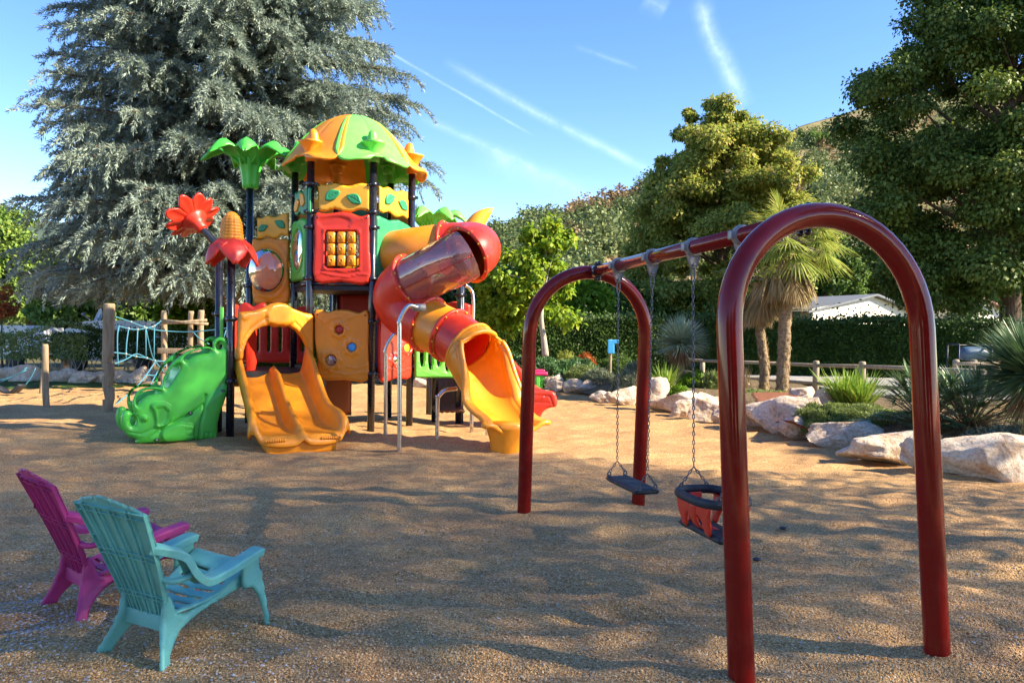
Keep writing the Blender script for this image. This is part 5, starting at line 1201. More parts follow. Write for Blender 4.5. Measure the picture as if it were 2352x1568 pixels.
# ------------------------------------------------------------------ houses behind the hedge
def house(name, x0, x1, xa, ya, ye, Y, depth, shift, wall, roof, label, dy=0):
    a, b = at(x0, ye, Y-dy), at(x1, ye, Y+dy); ap = at(xa, ya, Y); H_ = empty(name, ((a.x+b.x)/2, Y, 0), label, 'house'); sh = Vector((shift, depth, 0))
    ze_ = (a.z+b.z)/2; V = [Vector((a.x+.15, a.y, -.1)), Vector((b.x-.15, b.y, -.1)), Vector((b.x-.15, b.y, ze_)), ap-Vector((0, 0, .12)), Vector((a.x+.15, a.y, ze_))]
    V2 = [v+sh for v in V]; n = 5; mk('wall', V+V2, [tuple(range(5)), tuple(range(5, 10))[::-1]]+[(i, i+5, (i+1) % 5+5, (i+1) % 5) for i in (1, 4, 0)], wall, H_, smooth=False)
    e = Vector((.2, -.25, 0)); sh2 = sh+Vector((0, .4, 0))
    for q, s in ((a, -1), (b, 1)):
        ev = Vector((q.x+s*.3, q.y, ze_-.1)); dz = Vector((0, 0, .1)); P0 = [ev+e, ap+e, ap+sh2, ev+sh2]; mk('roof_slope', P0+[p-dz for p in P0], [(0, 1, 2, 3), (7, 6, 5, 4), (0, 4, 5, 1), (1, 5, 6, 2), (2, 6, 7, 3), (3, 7, 4, 0)], roof, H_, smooth=False)
    return H_
house('house', 1858, 2118, 2003, 675, 716, 40, 12, -5, M['cream'], M['roofgrey'], 'low white gabled building with grey roof behind the hedge', 3.2)
house('house', 2196, 2300, 2240, 680, 703, 48, 8, -3, M['cream'], M['roofbrown'], 'small house with brown red roof under the big dark tree', 1.5)

# ------------------------------------------------------------------ campers behind the left hedge
def camper(x0, x1, yt, yb, Y, label):
    a, b = at(x0, yb, Y), at(x1, yt, Y); W = b.x-a.x; H_ = b.z; root = empty('camper_van', ((a.x+b.x)/2, Y+1, 0), label, 'camper'); Z0 = .45
    prof = [(0, Z0), (0, H_*.55), (W*.06, H_*.78), (W*.2, H_*.95), (W*.4, H_), (W*.92, H_), (W, H_*.93), (W, Z0)]
    P = smooth_poly(prof, 3); n = len(P); V = [(a.x+p[0], Y, p[1]) for p in P]+[(a.x+p[0], Y+2.2, p[1]) for p in P]
    mk('camper_body', V, [tuple(range(n)), tuple(range(n, 2*n))[::-1]]+[(i, (i+1) % n, (i+1) % n+n, i+n) for i in range(n)], M['white'], root, smooth=False)
    for k in (.3, .52, .74): mb = MB(); mb.add(*box((a.x+W*k, Y-.01, H_*.68), (W*.15, .04, H_*.18), None, .015)); mb.build('window', M['glass'], root)
    for k in (.2, .78): mb = MB(); mb.add(*lathe([(.05, -.1), (.26, -.1), (.32, -.05), (.32, .05), (.26, .1), (.05, .1)], 24, Matrix.Translation((a.x+W*k, Y, .32)) @ Matrix.Rotation(R(90), 4, 'X'))); mb.build('wheel', M['rubber'], root)
    mb = MB(); mb.add(*box((a.x+W/2, Y+.3, .45), (W*.95, .5, .1))); mb.build('underframe', M['darkmetal'], root)
    return root, H_
camper(128, 385, 738, 858, 26.5, 'white caravan behind the dark hedge left of the log ladder')
camper(-60, 62, 748, 858, 27, 'white camper at the left edge behind the sparse hedge')
dp = at(226, 730, 26.8); DS = empty('satellite_dish', (dp.x, dp.y, dp.z-.3), 'grey oval satellite dish standing on the caravan roof', 'satellite dish')
nrm = Vector((-.75, -.6, .35)).normalized(); mb = MB(); mb.add(*lathe([(.001, .10), (.15, .075), (.28, .02), (.36, -.05), (.37, -.05), (.29, .0), (.15, .055), (.001, .08)], 28, Matrix.Translation(dp) @ rot_to(-nrm).to_4x4() @ Matrix.Scale(.95, 4))); mb.build('dish', plastic('grey_dish', (.45, .5, .55), .5, .1), DS)
mb = MB(); q = dp+nrm*.5+Vector((0, 0, -.05)); mb.add(*tube([dp+Vector((0, 0, -.33)), q], .02, 6)); mb.add(*sphere(q, .06)); mb.add(*tube([dp, dp+Vector((0, 0, -.42))], .03, 6)); mb.build('arm', M['clamp'], DS)
# ------------------------------------------------------------------ vegetation
def unit(a): return a/np.maximum(1e-9, np.linalg.norm(a, axis=1, keepdims=True))
def rdir(n, g=rng): return unit(g.normal(size=(n, 3)))
def leaves(P, D_, Ln, Wd, nrm=None, g=rng, fold=.18):
    """diamond leaves starting at P along D_; creased along the middle"""
    n = len(P); D_ = unit(D_); nr = rdir(n, g) if nrm is None else unit(nrm+.45*rdir(n, g)); S = unit(np.cross(D_, nr)); U = np.cross(S, D_)
    Ln = np.broadcast_to(Ln, n)[:, None]; Wd = np.broadcast_to(Wd, n)[:, None]
    a = P; b = P+D_*Ln*.45+S*Wd*.5+U*Wd*fold; c = P+D_*Ln-U*Ln*.12; d = P+D_*Ln*.45-S*Wd*.5+U*Wd*fold
    V = np.stack([a, b, c, d], 1).reshape(-1, 3); Fc = np.arange(4*n, dtype=np.int32).reshape(n, 4); return V, Fc
def crown(name, clumps, nper, Ln, mat, parent=None, base=None, g=rng, droop=.35, shell=.55, flat=.8, wr=.6, kind=None):
    """clumps: (m,4) centre+radius"""
    c = np.repeat(clumps[:, :3], nper, axis=0); r = np.repeat(clumps[:, 3], nper)
    d = rdir(len(c), g); rr = r*(shell+(1-shell)*g.random(len(c)))*g.uniform(.75, 1.15, len(c)); off = d*rr[:, None]; off[:, 2] *= flat; P = c+off
    D_ = unit(d*.9+rdir(len(c), g)*.9+np.array([0, 0, -droop])); L_ = Ln*g.uniform(.7, 1.25, len(c)); nr = unit(d+np.array([0, 0, .6]))
    V, Fc = leaves(P, D_, L_, L_*wr, nr, g); o = mk(name, V, Fc, mat, parent, False, base)
    if kind: o['kind'] = kind
    return o
def ell_clumps(c, rad, m, rc, g=rng, lo=.55, hi=1.0, zcut=-.9, lump=.12):
    d = rdir(m*2, g); d = d[d[:, 2] > zcut][:m]; k = g.uniform(lo**2.2, hi, len(d))**(1/2.2); ph = g.uniform(0, 6, 3)
    k *= 1+lump*np.sin(d[:, 0]*5+ph[0])*np.cos(d[:, 2]*6+ph[1])
    P = np.array(c)+d*np.array(rad)*k[:, None]; R_ = rc*g.uniform(.6, 1.35, len(d)); return np.hstack([P, R_[:, None]])
def limbs(name, base, top, clumps, r, mat, parent, g=rng, nl=14, seg=9, fork=.35):
    mb = MB(); b = Vector(base); t = Vector(top); P = spline([b-Vector((0, 0, .2)), b.lerp(t, .35)+Vector(g.uniform(-.1, .1, 3)), b.lerp(t, .7)+Vector(g.uniform(-.2, .2, 3)), t], 6); n = len(P)
    V, Fc = tube(P, [r*(1.25 if i == 0 else 1)*(1-.8*i/(n-1)) for i in range(n)], seg+3); mb.add(V, Fc)
    idx = g.choice(len(clumps), min(nl, len(clumps)), replace=False)
    for i in idx:
        e = Vector(clumps[i, :3]); hgt = max(fork, min(.92, (e.z-b.z)/(t.z-b.z+1e-6)*.75)); k = int(hgt*(n-1)); s = P[k]; m = s.lerp(e, .5)+Vector((0, 0, -.06*(e-s).length)); Q = spline([s, m, e], 5)
        mb.add(*tube(Q, [r*.42*(1-.85*j/(len(Q)-1))*(1-.5*hgt) for j in range(len(Q))], 7))
    return mb.build(name, mat, parent)
def tree(name, label, cat, base, c, rad, m, rc, nper, Ln, lm, r, bark='bark', g=None, group=None, trunk_top=None, nl=16, zcut=-.8, extra=None, **kw):
    g = g or np.random.default_rng(int(abs(c[0]*7+c[1]*13+c[2]*3)) + 5); root = empty(name, base, label, cat, group); cl = ell_clumps(c, rad, m, rc, g, zcut=zcut)
    if extra is not None: cl = np.vstack([cl, extra])
    crown('crown', cl, nper, Ln, lm, root, g=g, **kw)
    limbs('trunk', base, trunk_top or (c[0], c[1], c[2]+rad[2]*.6), cl, r, M[bark], root, g, nl); return root
LM = {
 'linden': leafmat('linden_leaves', [(.033, .068, .013), (.062, .115, .02), (.10, .165, .028), (.15, .20, .035), (.21, .21, .045)], .28, nscale=.35),
 'autumn': leafmat('turning_leaves', [(.12, .19, .035), (.22, .30, .055), (.31, .36, .07), (.45, .40, .09), (.58, .40, .14)], .45, nscale=.35),
 'catalpa': leafmat('catalpa_leaves', [(.09, .20, .02), (.17, .30, .025), (.29, .40, .03), (.48, .46, .04)], .45, nscale=.8),
 'bright': leafmat('bright_green_leaves', [(.07, .18, .015), (.14, .28, .02), (.25, .38, .03)], .4, nscale=.8),
 'mid': leafmat('green_leaves', [(.04, .095, .016), (.075, .155, .026), (.13, .22, .04), (.20, .27, .055)], .3, nscale=.3),
 'hedge': leafmat('laurel_leaves', [(.014, .036, .008), (.027, .064, .013), (.052, .105, .018), (.09, .15, .026)], .15, .5, nscale=.7, spec=.2),
 'hill': leafmat('hillside_leaves', [(.06, .10, .045), (.09, .14, .055), (.13, .18, .065), (.20, .22, .08), (.30, .23, .11)], .2, nscale=.018, amount=.7),
 'hillbrown': leafmat('dry_scrub_leaves', [(.19, .13, .06), (.28, .19, .095), (.36, .26, .14)], .2, nscale=.05, amount=.5),
 'cedar': leafmat('cedar_needles', [(.11, .165, .13), (.19, .255, .21), (.29, .36, .30), (.40, .47, .39)], .22, .5, nscale=.7, amount=.35, spec=.35),
 'conifer': leafmat('conifer_needles', [(.06, .14, .025), (.12, .22, .04), (.20, .30, .05), (.32, .33, .07)], .25, nscale=.8),
 'spike': leafmat('blue_green_blades', [(.13, .22, .16), (.22, .33, .24), (.34, .45, .33), (.50, .58, .44)], .15, .4, nscale=2, spec=.4),
 'darkspike': leafmat('dark_blades', [(.04, .10, .04), (.09, .18, .07), (.17, .27, .12), (.30, .38, .21)], .15, .35, nscale=2, spec=.5),
 'strappy': leafmat('yellow_green_blades', [(.10, .22, .025), (.18, .32, .04), (.30, .42, .07), (.42, .46, .10)], .3, .4, nscale=2),
 'palm': leafmat('palm_leaflets', [(.10, .18, .03), (.20, .28, .05), (.34, .38, .08), (.48, .44, .12)], .3, .4, nscale=1.5),
 'dead': leafmat('dead_fronds', [(.20, .13, .06), (.36, .26, .12), (.52, .40, .20)], .25, .7, nscale=2),
 'deadbrown': leafmat('dead_blades', [(.12, .07, .04), (.25, .15, .08), (.36, .25, .14)], .2, .7, nscale=2),
 'juniper': leafmat('juniper_sprays', [(.03, .09, .035), (.06, .15, .055), (.11, .22, .08), (.18, .28, .10)], .2, nscale=1.2),
 'thyme': leafmat('ground_cover_leaves', [(.08, .14, .03), (.16, .23, .055), (.25, .31, .10), (.33, .36, .15)], .25, nscale=2.5),
 'lavender': leafmat('lavender_foliage', [(.08, .12, .07), (.15, .20, .12), (.25, .28, .19), (.34, .34, .26)], .2, nscale=2),
 'grass': leafmat('grass_blades', [(.04, .09, .015), (.07, .14, .025), (.12, .18, .04)], .3, nscale=1),
 'rust': leafmat('rusty_leaves', [(.25, .06, .015), (.45, .12, .03), (.55, .2, .05)], .3),
}

# ---- the big blue cedar
def cedar():
    g = np.random.default_rng(21); X0, Y0 = -8.3, 23.2; H_ = 19.5; root = empty('cedar_tree', (X0, Y0, 0), 'huge blue grey cedar with drooping feathery branches behind the play tower', 'tree')
    Ps, Ds, Ls, bl = [], [], [], MB()
    def rad(z):     # envelope radius against height
        pts = [(1.8, 5.0), (2.6, 6.1), (4.5, 6.6), (6.2, 6.5), (7.6, 6.3), (9.5, 5.7), (12, 4.6), (14.5, 3.2), (17, 1.7), (19.5, .3)]
        return .82*float(np.interp(z, [p[0] for p in pts], [p[1] for p in pts]))
    mb = bl; mb.add(*tube(spline([(X0, Y0, -.2), (X0+.1, Y0, 4), (X0-.1, Y0, 9), (X0, Y0, H_)], 6), [.42*(1-.93*i/18) for i in range(19)], 12))
    for s in range(4):
        a = g.uniform(0, 6.28); mb.add(*tube(spline([(X0, Y0, 1.4), (X0+1.2*math.cos(a), Y0+1.2*math.sin(a), 4), (X0+1.6*math.cos(a), Y0+1.6*math.sin(a), 9)], 6), [.24*(1-.85*i/12) for i in range(13)], 9))
    nb = 600
    for b in range(nb):
        z0 = 2.9+(H_-3.2)*((b+.5)/nb)**1.15; ang = b*2.39996+g.uniform(-.3, .3)
        if math.sin(ang) > .45 and b % 3: continue                     # fewer on the far side
        Rm = rad(z0)*g.uniform(.74, 1.08); 
        if b % 17 == 3: Rm *= 1.12
        rise = g.uniform(-.05, .55)*Rm*.4*(z0/H_+.35); sag = g.uniform(.6, 1.5)*.05*Rm*Rm*.5*(1.3-z0/H_)
        n = 12; ux, uy = math.cos(ang), math.sin(ang); bend = g.uniform(-.25, .25); pts = []
        for i in range(n+1):
            t = i/n; r = Rm*t; pts.append(Vector((X0+ux*r-uy*bend*r*t, Y0+uy*r+ux*bend*r*t, z0+rise*math.sin(t*1.6)-sag*t*t+.0)))
        mb.add(*tube(pts, [.055*(1-.85*i/n)*(Rm/5)+.008 for i in range(n+1)], 5, cap=False))
        ns = int(9+Rm*6.0)
        for s in range(ns):
            t = .14+.86*((s+g.random())/ns)**.75; k = t*n; i = min(n-1, int(k)); p = np.array(pts[i].lerp(pts[i+1], k-i)); T = np.array((pts[i+1]-pts[i]).normalized())
            sd_ = 1 if s % 2 else -1; lat = np.array([-uy, ux, 0])*sd_; d = T*g.uniform(.45, 1.1)+lat*g.uniform(.3, 1.0)+np.array([0, 0, g.uniform(-.6, .5)]); d /= np.linalg.norm(d)
            if s == ns-1: d = T
            Lb = g.uniform(.5, 1.1)*(1-.35*t); m = int(24*Lb)+7; hang = g.uniform(.35, 1.5)*(1.25-z0/H_*.6)
            tt = np.linspace(0, 1, m); q = p+d*(tt*Lb)[:, None]+np.array([0, 0, -1])*(hang*.55*tt**2*Lb)[:, None]
            nt = 4; q = np.repeat(q, nt, axis=0)+g.normal(0, .018, (m*nt, 3)); tq = np.repeat(tt, nt)
            dd = d+np.array([0, 0, -1])*(hang*tq)[:, None]*.9+rdir(m*nt, g)*.85+np.array([0, 0, .25])
            Ps.append(q); Ds.append(dd); Ls.append(g.uniform(.08, .17, m*nt))
    P = np.vstack(Ps); D_ = np.vstack(Ds); L_ = np.concatenate(Ls)*1.05; k = P[:, 2] > 2.05+.35*np.sin(P[:, 0]*2.3); P, D_, L_ = P[k], D_[k], L_[k]
    V, Fc = leaves(P, D_, L_, .026, None, g); mk('crown', V, Fc, LM['cedar'], root, False); mb.build('trunk', M['bark'], root); return len(P)
NC = cedar()

# ---- broadleaf trees
g = np.random.default_rng(5)
tree('dark_linden', 'tall dark green tree filling the right edge of the photo', 'tree', (15.2, 22.6, 0), (14.6, 22.4, 8.4), (4.9, 4.2, 6.3), 250, .85, 420, .17, LM['linden'], .42, trunk_top=(14.8, 22.6, 13), nl=40, lump_=None) if False else None
def big_linden():
    g = np.random.default_rng(12); root = empty('linden_tree', (19.2, 29.2, 0), 'tall dark green tree filling the right edge of the photo', 'tree')
    cl = np.vstack([ell_clumps((18.7, 28.6, 9.1), (6.1, 5.0, 6.5), 210, .95, g, .6, 1, -.85), ell_clumps((19.6, 28.6, 14.1), (4.6, 4.2, 5.5), 130, .9, g, .6, 1, -.5), ell_clumps((17.6, 28.6, 5.9), (5.2, 4.0, 3.2), 100, .9, g, .6, 1, -1)])
    crown('crown', cl, 620, .148, LM['linden'], root, g=g, droop=.7, flat=.6, shell=.35, wr=.75)
    limbs('trunk', (19.2, 29.2, 0), (19.0, 28.8, 16), cl, .42, M['bark'], root, g, 60); limbs('trunk', (19.9, 29.4, 0), (20.8, 29.0, 13), cl, .26, M['bark'], root, g, 14)
big_linden()
def autumn():
    g = np.random.default_rng(31); root = empty('turning_tree', (10.4, 38, 0), 'broad conical tree with yellowing brown green leaves behind the crossbeam', 'tree')
    cl = np.vstack([ell_clumps((10.4, 38, 5.6), (4.9, 4.0, 5.0), 190, .74, g, .45), ell_clumps((10.4, 38, 9.0), (3.8, 3.2, 3.4), 130, .62, g, .4), ell_clumps((10.1, 38, 11.4), (2.2, 1.8, 1.9), 50, .46, g, .3)])
    crown('crown', cl, 430, .18, LM['autumn'], root, g=g, droop=.5, flat=.7, shell=.3, wr=.7)
    limbs('trunk', (10.4, 38, 0), (10.4, 38, 12), cl, .26, M['bark'], root, g, 55)
autumn()
def catalpa():
    g = np.random.default_rng(8); b = gp(1252, 822, .1); b = at(1252, 815, 21.5); root = empty('catalpa_tree', (b.x, b.y, .2), 'slender pale trunked young tree with large yellow green leaves', 'tree')
    cl = np.vstack([ell_clumps((.45, 22.0, 2.85), (1.55, 1.2, 1.25), 60, .32, g, .3), ell_clumps((.95, 21.8, 3.9), (.75, .7, .85), 24, .26, g, .3), ell_clumps((-.35, 22.2, 2.4), (.75, .6, .85), 20, .3, g, .3)])
    crown('crown', cl, 110, .155, LM['catalpa'], root, g=g, droop=.9, flat=.8, shell=.2, wr=.72)
    mb = MB(); P = spline([at(1253, 818, 21.5), at(1249, 780, 21.5), at(1243, 735, 21.5), at(1245, 690, 21.5), at(1248, 640, 21.6), at(1252, 560, 21.7)], 5); n = len(P)
    mb.add(*tube(P, [.10*(1-.75*i/(n-1)) for i in range(n)], 12))
    for i in g.choice(len(cl), 26, replace=False):
        e = Vector(cl[i, :3]); s = P[int(g.uniform(.5, .9)*(n-1))]; mb.add(*tube(spline([s, s.lerp(e, .5)+Vector((0, 0, .1)), e], 4), [.03, .027, .024, .02, .016, .013, .01, .008, .006], 5))
    mb.build('trunk', M['palebark'], root)
catalpa()
# middle distance trees behind the hedges
def T(px, Y, yt, yb, wpx, mat, label, group='trees behind the hedge', nper=230, m=70, Ln=.26, **kw):
    c = at(px, (yt+yb)/2, Y); s = Y/F; rx, rz = wpx*s/2, (yb-yt)*s/2
    return tree('broadleaf_tree', label, 'tree', (c.x, Y, 0), tuple(c), (rx, rx*.8, rz), m, rx*.26, nper, Ln, LM[mat], .05*rz+.08, group=group, nl=14, shell=.3, droop=.5, flat=.75, **kw)
for a in [(1160, 33, 600, 780, 190, 'mid', 'rounded green tree behind the hedge, right of the tube slide'), (1345, 30, 640, 760, 120, 'bright', 'bright yellow green bushy tree framed by the far swing hoop'),
          (1290, 38, 635, 760, 160, 'mid', 'green tree just behind the young catalpa like tree'), (1430, 36, 655, 770, 170, 'mid', 'dark green tree above the far hoop right shoulder'), (1530, 38, 655, 760, 150, 'mid', 'green tree between the chains and the turning tree'),
          (1640, 42, 640, 770, 190, 'mid', 'leafy tree low behind the crossbeam hangers'), (1740, 44, 600, 745, 190, 'mid', 'green tree behind the palm heads'), (1880, 50, 560, 730, 190, 'mid', 'green tree behind the white gabled building'),
          (2030, 56, 560, 700, 200, 'mid', 'distant green tree above the gabled roof'), (2150, 50, 640, 720, 110, 'bright', 'yellow green shrub between the two roofs'), (2300, 56, 620, 730, 190, 'mid', 'green tree behind the brown red roof')]:
    T(*a)
for a in [(-10, 50, 478, 760, 210, 'conifer', 'green conifer at the left edge of the photo'), (70, 52, 545, 770, 190, 'conifer', 'yellowish conifer left of the cedar'), (150, 30, 600, 770, 150, 'conifer', 'dark green conifer under the cedar left skirt'),
          (250, 31, 640, 780, 160, 'mid', 'green shrub tree below the cedar branches'), (350, 32, 630, 780, 150, 'mid', 'dark shrub tree behind the rope net'), (432, 25.5, 668, 760, 108, 'bright', 'bright green bush above the log ladder'), (600, 34, 640, 800, 200, 'mid', 'green tree seen between the tower poles'),
          (790, 36, 640, 800, 200, 'mid', 'green tree behind the tower deck'), (970, 36, 640, 800, 190, 'mid', 'green tree behind the climbing ramp')]:
    T(*a, group='trees behind the left hedge')
c = at(8, 695, 25.5); tree('rusty_shrub', 'small rusty orange shrub at the left edge', 'shrub', (c.x, 25.5, 0), tuple(c), (.45, .4, .45), 12, .2, 90, .12, LM['rust'], .04, nl=5)

# ---- hedges: leafy boxes of real leaves
def hedge(name, pts, z1, th, n, Ln, mat, label, z0=0.0, core=True, ragged=.12, stems=False, cat='hedge', dens=1.0):
    g = np.random.default_rng(int(n)); pts = [Vector((p[0], p[1], 0)) for p in pts]; seg = [(b-a).length for a, b in zip(pts[:-1], pts[1:])]; tot = sum(seg); root = empty(name, tuple(pts[0].lerp(pts[-1], .5)), label, cat)
    s = g.random(n)*tot; P = np.zeros((n, 3)); Nn = np.zeros((n, 3)); acc = 0
    for (a, b), L_ in zip(zip(pts[:-1], pts[1:]), seg):
        m = (s >= acc) & (s < acc+L_); t = (s[m]-acc)/L_; d = (b-a).normalized(); nn = Vector((d.y, -d.x, 0)); nn = nn if nn.y < 0 else -nn
        P[m] = np.array(a)+np.outer(t, np.array(b-a)); Nn[m] = np.array(nn); acc += L_
    top = g.random(n) < .22; z = z0+(z1-z0)*g.random(n)**.9; zt = z1+ragged*np.sin(P[:, 0]*2.1)*.5+ragged*np.sin(P[:, 0]*.9+2)*.6
    w = np.where(top, g.uniform(-1, 1, n), 1-.16*g.random(n)**.5)*th/2; w = np.where(top, w, w+.10*np.sin(P[:, 0]*3+z*4)*.5)
    z = np.where(top, zt+g.exponential(.05, n)*(1+2*(g.random(n) > .93)), np.minimum(z, zt)); Q = P+Nn*w[:, None]; Q[:, 2] = z
    D_ = unit(Nn*(~top)[:, None]*.7+np.array([0, 0, 1])*top[:, None]*.8+rdir(n, g)*1.0+np.array([0, 0, -.1])); L_ = Ln*g.uniform(.7, 1.3, n)
    V, Fc = leaves(Q, D_, L_, L_*.5, Nn+np.array([0, 0, .5]), g); mk('foliage', V, Fc, LM[mat], root, False)
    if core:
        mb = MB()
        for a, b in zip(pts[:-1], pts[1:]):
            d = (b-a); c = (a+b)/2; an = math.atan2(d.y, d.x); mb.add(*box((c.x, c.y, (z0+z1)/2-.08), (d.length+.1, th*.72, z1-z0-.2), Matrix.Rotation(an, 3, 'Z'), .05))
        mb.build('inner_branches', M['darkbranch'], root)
    if stems:
        mb = MB()
        for k in range(int(tot*7)):
            i = g.integers(0, n); p = Vector((P[i, 0], P[i, 1], 0))+Vector((g.uniform(-.1, .1), g.uniform(-th/2, th/2), 0)); e = p+Vector((g.uniform(-.5, .5), g.uniform(-.2, .2), z1*g.uniform(.5, .95))); mb.add(*tube(spline([p, p.lerp(e, .5)+Vector(g.uniform(-.08, .08, 3)), e], 3), [.016, .015, .014, .012, .01, .008, .006], 5))
        mb.build('stems', M['palebark'], root)
    return root
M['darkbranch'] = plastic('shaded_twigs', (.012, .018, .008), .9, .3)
ha = at(1085, 800, 25.5); hb_ = at(1540, 800, 27.5); hc = at(1900, 800, 27.0); hd = at(2480, 800, 25)
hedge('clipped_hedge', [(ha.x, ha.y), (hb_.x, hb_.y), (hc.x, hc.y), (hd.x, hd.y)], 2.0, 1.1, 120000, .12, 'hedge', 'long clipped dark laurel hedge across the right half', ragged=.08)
la = at(-120, 800, 24.2); lb = at(215, 800, 24.2); lc = at(520, 800, 24.6); ld = at(1090, 800, 26.2)
hedge('loose_hedge', [(la.x, la.y), (lb.x, lb.y)], 1.30, .7, 4600, .10, 'thyme', 'thin sparse hedge with brown stems at the left edge', z0=.5, core=False, stems=True, ragged=.25)
hedge('loose_hedge', [(lb.x-1.2, lb.y), (lc.x, lc.y)], 1.38, .6, 8500, .09, 'hedge', 'loose dark hedge with bare lower stems in front of the caravan', z0=.55, core=False, stems=True, ragged=.12)
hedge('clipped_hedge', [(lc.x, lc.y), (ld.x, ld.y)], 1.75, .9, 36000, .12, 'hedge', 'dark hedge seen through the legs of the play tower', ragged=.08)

# ---- bladed plants
def blades(P, D_, Ln, Wd, mat, name, parent, droop=.0, seg=4, g=rng, kink=0):
    n = len(P); D_ = unit(D_); Ln = np.broadcast_to(Ln, n); S = unit(np.cross(D_, np.array([0, 0, 1])+.3*rdir(n, g))); V = np.zeros((n, seg*2+1, 3))
    for i in range(seg):
        t = i/seg; c = P+D_*(Ln*t)[:, None]; c[:, 2] -= droop*Ln*t*t*g.uniform(.7, 1.3, n) if i else 0; w = (Wd*(1-.75*t*t))*(1 if i else .8)
        V[:, 2*i] = c-S*np.reshape(w, (-1, 1))/2; V[:, 2*i+1] = c+S*np.reshape(w, (-1, 1))/2
    c = P+D_*Ln[:, None]; c[:, 2] -= droop*Ln*g.uniform(.8, 1.3, n); V[:, 2*seg] = c; Fs = []
    b = (np.arange(n)*(2*seg+1))[:, None]
    for i in range(seg-1): Fs.append(b+np.array([[2*i, 2*i+1, 2*i+3, 2*i+2]]))
    Fs.append(b+np.array([[2*seg-2, 2*seg-1, 2*seg, 2*seg]])); 
    Fq = np.vstack(Fs[:-1]); Ft = Fs[-1][:, :3]
    faces = [tuple(f) for f in Fq.tolist()]+[tuple(f) for f in Ft.tolist()]
    return mk(name, V.reshape(-1, 3), faces, mat, parent, False)
def yucca(px, py, Y, rpx, zbase, label, mat='spike', n=900, seed=1, deadn=220, W=.022, flat=.98):
    g = np.random.default_rng(seed); c = at(px, py, Y); r = rpx*Y/F; root = empty('yucca', (c.x, c.y, zbase), label, 'plant'); d = rdir(int(n*1.5), g); d = d[d[:, 2] > -.45][:n]
    P = np.array(c)+d*.06*r; blades(P, d+np.array([0, 0, .04]), r*g.uniform(.82, 1.05, len(d)), W, LM[mat], 'leaf_ball', root, droop=.06, seg=3, g=g)
    d = rdir(deadn*3, g); d[:, 2] = -abs(d[:, 2])*1.3-.35; d = unit(d)[:deadn]; blades(np.array(c)+d*.05, d, r*g.uniform(.6, .95, len(d)), W, LM['deadbrown'], 'dead_skirt', root, droop=.1, seg=3, g=g)
    mb = MB(); mb.add(*tube([(c.x, c.y, zbase-.1), (c.x+.02, c.y, (c.z+zbase)/2), (c.x, c.y, c.z)], [.10, .09, .07], 10)); mb.build('trunk', M['palmbark'], root)
yucca(1563, 788, 18.2, 72, .3, 'spherical grey green yucca on a short trunk behind the far hoop', n=1000, seed=3)
yucca(2375, 862, 9.7, 150, .25, 'large dark spiky yucca ball at the right edge of the photo', 'darkspike', 2400, 4, 300, .022)
def fanleaf(c, d, r, nl, g, spread=2.6, sag=.25):
    """one fan leaf: returns (P,D,L) of its leaflets"""
    d = Vector(d).normalized(); s = d.cross(Vector((0, 0, 1)))
    if s.length < .1: s = Vector((1, 0, 0))
    s.normalize(); a = np.linspace(-spread/2, spread/2, nl); D_ = np.outer(np.cos(a), np.array(d))+np.outer(np.sin(a), np.array(s)); D_[:, 2] -= sag*.5+.15*np.abs(a)
    return np.tile(np.array(c), (nl, 1)), D_, r*(1-.18*np.abs(a)/1.3)*g.uniform(.92, 1.05, nl)
